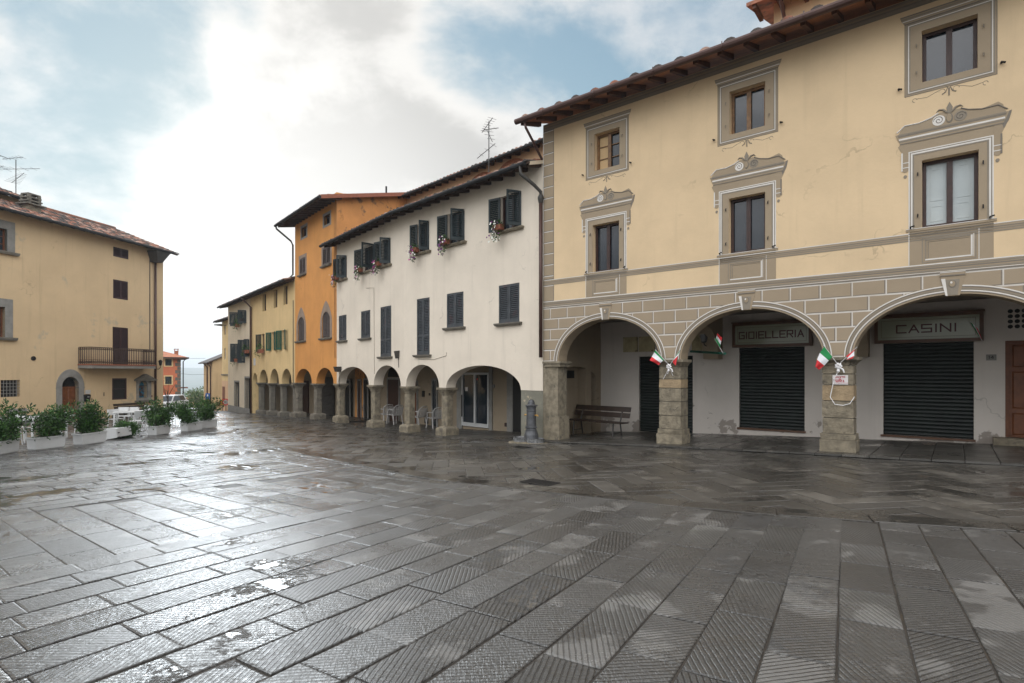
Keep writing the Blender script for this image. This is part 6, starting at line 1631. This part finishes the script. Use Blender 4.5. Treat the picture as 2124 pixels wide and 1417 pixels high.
def street_bits():
    # traffic signs at the street end
    p = FC2.P(FC2.sx(468.6, -.7), -.7, 0); x, d = p.x, p.y; z = EYE+(HY-834)/FOC*d
    t = thing('speed_sign', 'round white 10 limit sign with red rim, half hidden by the pale house', 'traffic sign', (x, d, zg(x, d)), 0); zz = z-zg(x, d)
    b = MB(); b.prism([[(.27*math.cos(k*.2618), zz+.27*math.sin(k*.2618)) for k in range(24)]], -.03, -.01); b.build('rim', 'sign_red', t)
    b = MB(); b.prism([[(.19*math.cos(k*.2618), zz+.19*math.sin(k*.2618)) for k in range(24)]], -.036, -.02); b.build('plate', 'marble', t)
    b = MB(); lettering(b, '10', -.10, .10, zz-.09, zz+.09, -.039, .035); b.build('lettering', 'black', t)
    MB().tube([(0, 0, 0), (0, 0, zz)], .03, 6).build('post', 'gutter_grey', t)
    p = FC2.P(FC2.sx(462, -.5), -.5, 0); x, d = p.x, p.y; z = EYE+(HY-841)/FOC*d; t = thing('warning_sign', 'yellow triangular roadworks warning sign with red border beside the limit sign', 'traffic sign', (x, d, zg(x, d)), 0); zz = z-zg(x, d)
    b = MB(); b.prism([[(-.36, zz), (.36, zz), (0, zz+.60)]], -.03, -.01); b.build('rim', 'sign_red', t); b = MB(); b.prism([[(-.24, zz+.07), (.24, zz+.07), (0, zz+.46)]], -.036, -.02); b.build('plate', 'sign_yellow', t)
    b = MB(); b.prism([[(-.05, zz+.1), (.08, zz+.1), (.02, zz+.3), (-.03, zz+.28)]], -.04, -.03); b.build('symbol', 'black', t); MB().tube([(0, 0, 0), (0, 0, zz+.1)], .03, 6).build('post', 'gutter_grey', t)
    d = 52; x = (431-CX)/FOC*d; z = EYE+(HY-822.5)/FOC*d; t = thing('blue_sign', 'small blue street sign in front of the ochre gable house', 'traffic sign', (x, d, zg(x, d)), 0); zz = z-zg(x, d)
    MB().box(-.2, .2, -.03, 0, zz-.3, zz+.3).build('plate', 'sign_blue', t); b = MB(); b.box(-.06, .06, -.036, -.02, zz-.02, zz+.2); b.build('symbol', 'marble', t); MB().tube([(0, .02, 0), (0, .02, zz)], .03, 6).build('post', 'gutter_grey', t)
    # parked car
    d = 49.0; x = (349-CX)/FOC*d; g_ = zg(x, d); t = thing('parked_car', 'white parked car behind the shrubs beside the red house', 'car', (x, d, g_), R(6))
    b = MB(); lo = [(-.82, -1.9), (.82, -1.9), (.86, 0), (.84, 2.0), (-.84, 2.0), (-.86, 0)]
    b.add([(a, c, .28) for a, c in lo]+[(a, c, .85) for a, c in lo]+[(a*.96, c*.97, .95) for a, c in lo], [(0,1,7,6), (1,2,8,7), (2,3,9,8), (3,4,10,9), (4,5,11,10), (5,0,6,11), (6,7,13,12), (7,8,14,13), (8,9,15,14), (9,10,16,15), (10,11,17,16), (11,6,12,17), (12,13,14,15,16,17), (5,4,3,2,1,0)]); b.build('body', 'car_paint', t)
    b = MB(); b.hexa([(-.74, -.95, .95), (.74, -.95, .95), (.74, 1.85, .95), (-.74, 1.85, .95)], [(-.60, -.25, 1.48), (.60, -.25, 1.48), (.60, 1.5, 1.48), (-.60, 1.5, 1.48)]); b.build('cabin', 'car_paint', t)
    b = MB(); b.hexa([(-.68, -.945, 1.0), (.68, -.945, 1.0), (.68, -.90, 1.0), (-.68, -.90, 1.0)], [(-.56, -.33, 1.43), (.56, -.33, 1.43), (.56, -.29, 1.43), (-.56, -.29, 1.43)]); b.build('windshield', 'glass', t)
    for s in (-1, 1):
        b = MB(); b.hexa([(s*.745, -.7, 1.0), (s*.745, 1.6, 1.0), (s*.70, 1.6, 1.0), (s*.70, -.7, 1.0)], [(s*.625, -.2, 1.42), (s*.625, 1.4, 1.42), (s*.58, 1.4, 1.42), (s*.58, -.2, 1.42)]); b.build('side_window', 'glass', t)
        MB().box(s*.62-.15, s*.62+.15, -1.92, -1.85, .62, .78).build('headlight', 'lamp_glass', t)
        for yy in (-1.25, 1.35):
            b = MB(); b.lathe([(.0, -.1), (.30, -.1), (.31, 0), (.30, .1), (0, .1)], (0, 0), 16); b.xf(Matrix.Translation((s*.76, yy, .31)) @ Matrix.Rotation(R(90), 4, 'Y')); b.build('wheel', 'tyre', t)
    # lamps on walls
    s, z = FL.at(331, 756, -.3); t = thing('wall_lamp', 'small street lantern on the corner of the ochre building', 'lamp', FL.P(s, -.02, z), FL.ang)
    b = MB(); b.tube([(.0, .0, -.30), (0, -.2, -.32), (0, -.35, -.2), (0, -.35, -.08)], .02, 6); b.build('bracket', 'iron', t); b = MB(); b.lathe([(.06, -.08), (.12, .2), (.14, .21), (.05, .30), (0, .32)], (0, -.35), 6); b.build('lantern', 'iron', t)
    s, z = FO.at(697, 766, -.2); t = thing('wall_lamp', 'dark square spotlight between the orange and white arches', 'lamp', FO.P(s, -.01, z), FO.ang); MB().hexa([(-.12, -.2, -.12), (.12, -.2, -.12), (.12, .0, -.12), (-.12, 0, -.12)], [(-.16, -.26, .12), (.16, -.26, .12), (.16, 0, .12), (-.16, 0, .12)]).build('housing', 'gutter_grey', t); MB().tube([(0, -.02, -.15), (0.02, -.03, -.8)], .012, 5).build('cable', 'iron', t)
    s, z = FA.at(827, 735, -.05); p = FB.P(FB.sx(827), 0, 0); t = thing('wall_lamp', 'small grey wall lamp between the two tall shuttered windows', 'lamp', (p.x, p.y, FB.zy(827, 735)), FB.ang); b = MB(); b.hexa([(-.05, -.12, -.16), (.05, -.12, -.16), (.05, -.02, -.16), (-.05, -.02, -.16)], [(-.08, -.16, .12), (.08, -.16, .12), (.08, .0, .14), (-.08, .0, .14)]); b.build('housing', 'gutter_grey', t); MB().tube([(0, -.01, -.15), (.02, -.01, -.5)], .012, 5).build('cable', 'iron', t)
    d = 43.5; x = (454-CX)/FOC*d; z = EYE+(HY-675)/FOC*d; t = thing('street_lamp', 'flat street lamp head under the eave of the narrow yellow house', 'lamp', (x, d, z), 0); b = MB(); b.hexa([(-.35, -.1, 0), (.2, -.1, -.06), (.2, .1, -.06), (-.35, .1, 0)], [(-.33, -.09, .07), (.2, -.12, .1), (.2, .12, .1), (-.33, .09, .07)]); b.build('head', 'gutter_grey', t); MB().tube([(.2, 0, .02), (.55, .1, .02)], .03, 6).build('arm', 'gutter_grey', t)
    # mailbox
    s, z = FL.at(182.5, 824, -.15); t = thing('mailbox', 'black mailbox on the ochre wall right of the stone doorway', 'mailbox', FL.P(s, 0, z-.25), FL.ang); MB().hexa([(-.16, -.10, 0), (.16, -.10, 0), (.16, .01, 0), (-.16, .01, 0)], [(-.19, -.15, .38), (.19, -.15, .38), (.19, .01, .42), (-.19, .01, .42)]).build('box', 'black', t); MB().box(-.02, .10, -.150, -.11, .25, .28).build('slot', 'marble', t)
    # aerials
    def aerial(lab, base, F, ang, kind):
        t = thing('tv_aerial', lab, 'aerial', base, ang, 'television aerials on the roofs')
        H = kind[0]; MB().tube([(0, 0, -.3), (0, 0, H)], .022, 6).build('mast', 'gutter_grey', t)
        for z, dx, dy, dz, L, n in kind[1]:
            b = MB(); dv = Vector((dx, dy, dz)).normalized(); p0 = Vector((0, 0, z))-dv*L*.35; p1 = p0+dv*L; b.tube([p0, p1], .014, 5); sd = dv.cross(Vector((0, 0, 1))).normalized()
            for k in range(n): q = p0+(p1-p0)*(k+.3)/n; w = L*.22*(1-.5*k/n); b.tube([q-sd*w, q+sd*w], .007, 4)
            b.build('antenna', 'gutter_grey', t)
    s, z = FBK.at(1014, 324, 1.0); p = FA.P(FA.sx(1014, 3.6), 3.6, 0); aerial('thin television aerial above the white house roof', (p.x, p.y, FA.zy(1014, 357, 3.6)), None, FA.ang, (FA.zy(1014, 252, 3.6)-FA.zy(1014, 357, 3.6), ((2.0, -1, .2, -.35, .9, 7), (1.55, .8, -.4, -.9, 1.1, 3), (.95, -1, -.2, -.45, 1.0, 3), (1.75, 1, .3, -.1, .7, 3))))
    p = FL.P(FL.sx(33, 4), 4, 0); z0 = FL.zy(33, 399, 4); aerial('taller television aerial on the ochre building roof', (p.x, p.y, z0), None, FL.ang, (FL.zy(33, 331, 4)-z0, ((2.0, -.2, 1, -.1, 1.2, 6), (1.35, .3, -1, .05, 2.0, 4), (.75, -.3, -1, .2, 1.6, 8))))
    p = FL.P(FL.sx(-2, 4.5), 4.5, 0); z0 = FL.zy(0, 392, 4.5); aerial('second aerial cut off at the left picture edge', (p.x, p.y, z0), None, FL.ang, (2.2, ((1.9, -.1, 1, .3, 1.4, 5), (1.2, .3, 1, 0, 1.6, 6))))
    # wires across the street gap
    for z1, z2, lab in ((741, 743.5, 'upper thin wire across the street gap'), (775, 776.5, 'lower thin wire across the street gap')):
        d0 = 60.0; a = Vector(((372-CX)/FOC*d0, d0, EYE+(HY-z1)/FOC*d0)); e = Vector(((426-CX)/FOC*60.5, 60.5, EYE+(HY-z2)/FOC*60.5)); m_ = (a+e)/2-Vector((0, 0, .08))
        tag(MB().tube([a, m_, e], .012, 4).build('wire', 'iron', loc=a), lab, 'wire', 'wires across the street')
    # drain grates
    for px, py, lab in ((1120, 1003, 'iron drain grate in the channel in the middle of the picture'), (1085, 929, 'small iron drain grate in front of the fountain')):
        g_ = ground_at(px, py); t = thing('drain_grate', lab, 'drain', (g_.x, g_.y, g_.z+.012), FR.ang); b = MB(); w, h = (.26, .16) if px > 1100 else (.22, .12)
        b.box(-w, w, -h, -h+.03, 0, .012); b.box(-w, w, h-.03, h, 0, .012); b.box(-w, -w+.03, -h+.03, h-.03, 0, .012); b.box(w-.03, w, -h+.03, h-.03, 0, .012); n = 9
        for k in range(n): xx = -w+.05+(2*w-.1)*k/(n-1); b.box(xx-.012, xx+.012, -h+.03, h-.03, 0, .0115)
        b.build('grate', 'iron', t); MB().box(-w+.03, w-.03, -h+.03, h-.03, -.02, .002).build('pit', 'stone_dark', t)
street_bits()
# ---------------------------------------------------------------- air
def haze():
    m = bpy.data.materials.new('air'); m.use_nodes = True; nt = m.node_tree; nt.nodes.clear()
    o = nt.nodes.new('ShaderNodeOutputMaterial'); v = nt.nodes.new('ShaderNodeVolumePrincipled'); v.inputs['Color'].default_value = (.90, .955, 1, 1); v.inputs['Anisotropy'].default_value = .55; v.inputs['Density'].default_value = HAZE
    nt.links.new(v.outputs[0], o.inputs['Volume']); M['air'] = m
    try: m.cycles.homogeneous_volume = True
    except Exception: pass
    b = MB(); b.box(-5000, 5000, -100, 5000, -90, 120); h = b.build('haze', 'air'); tag(h, kind='stuff')
HAZE = .00045
if HAZE: haze()
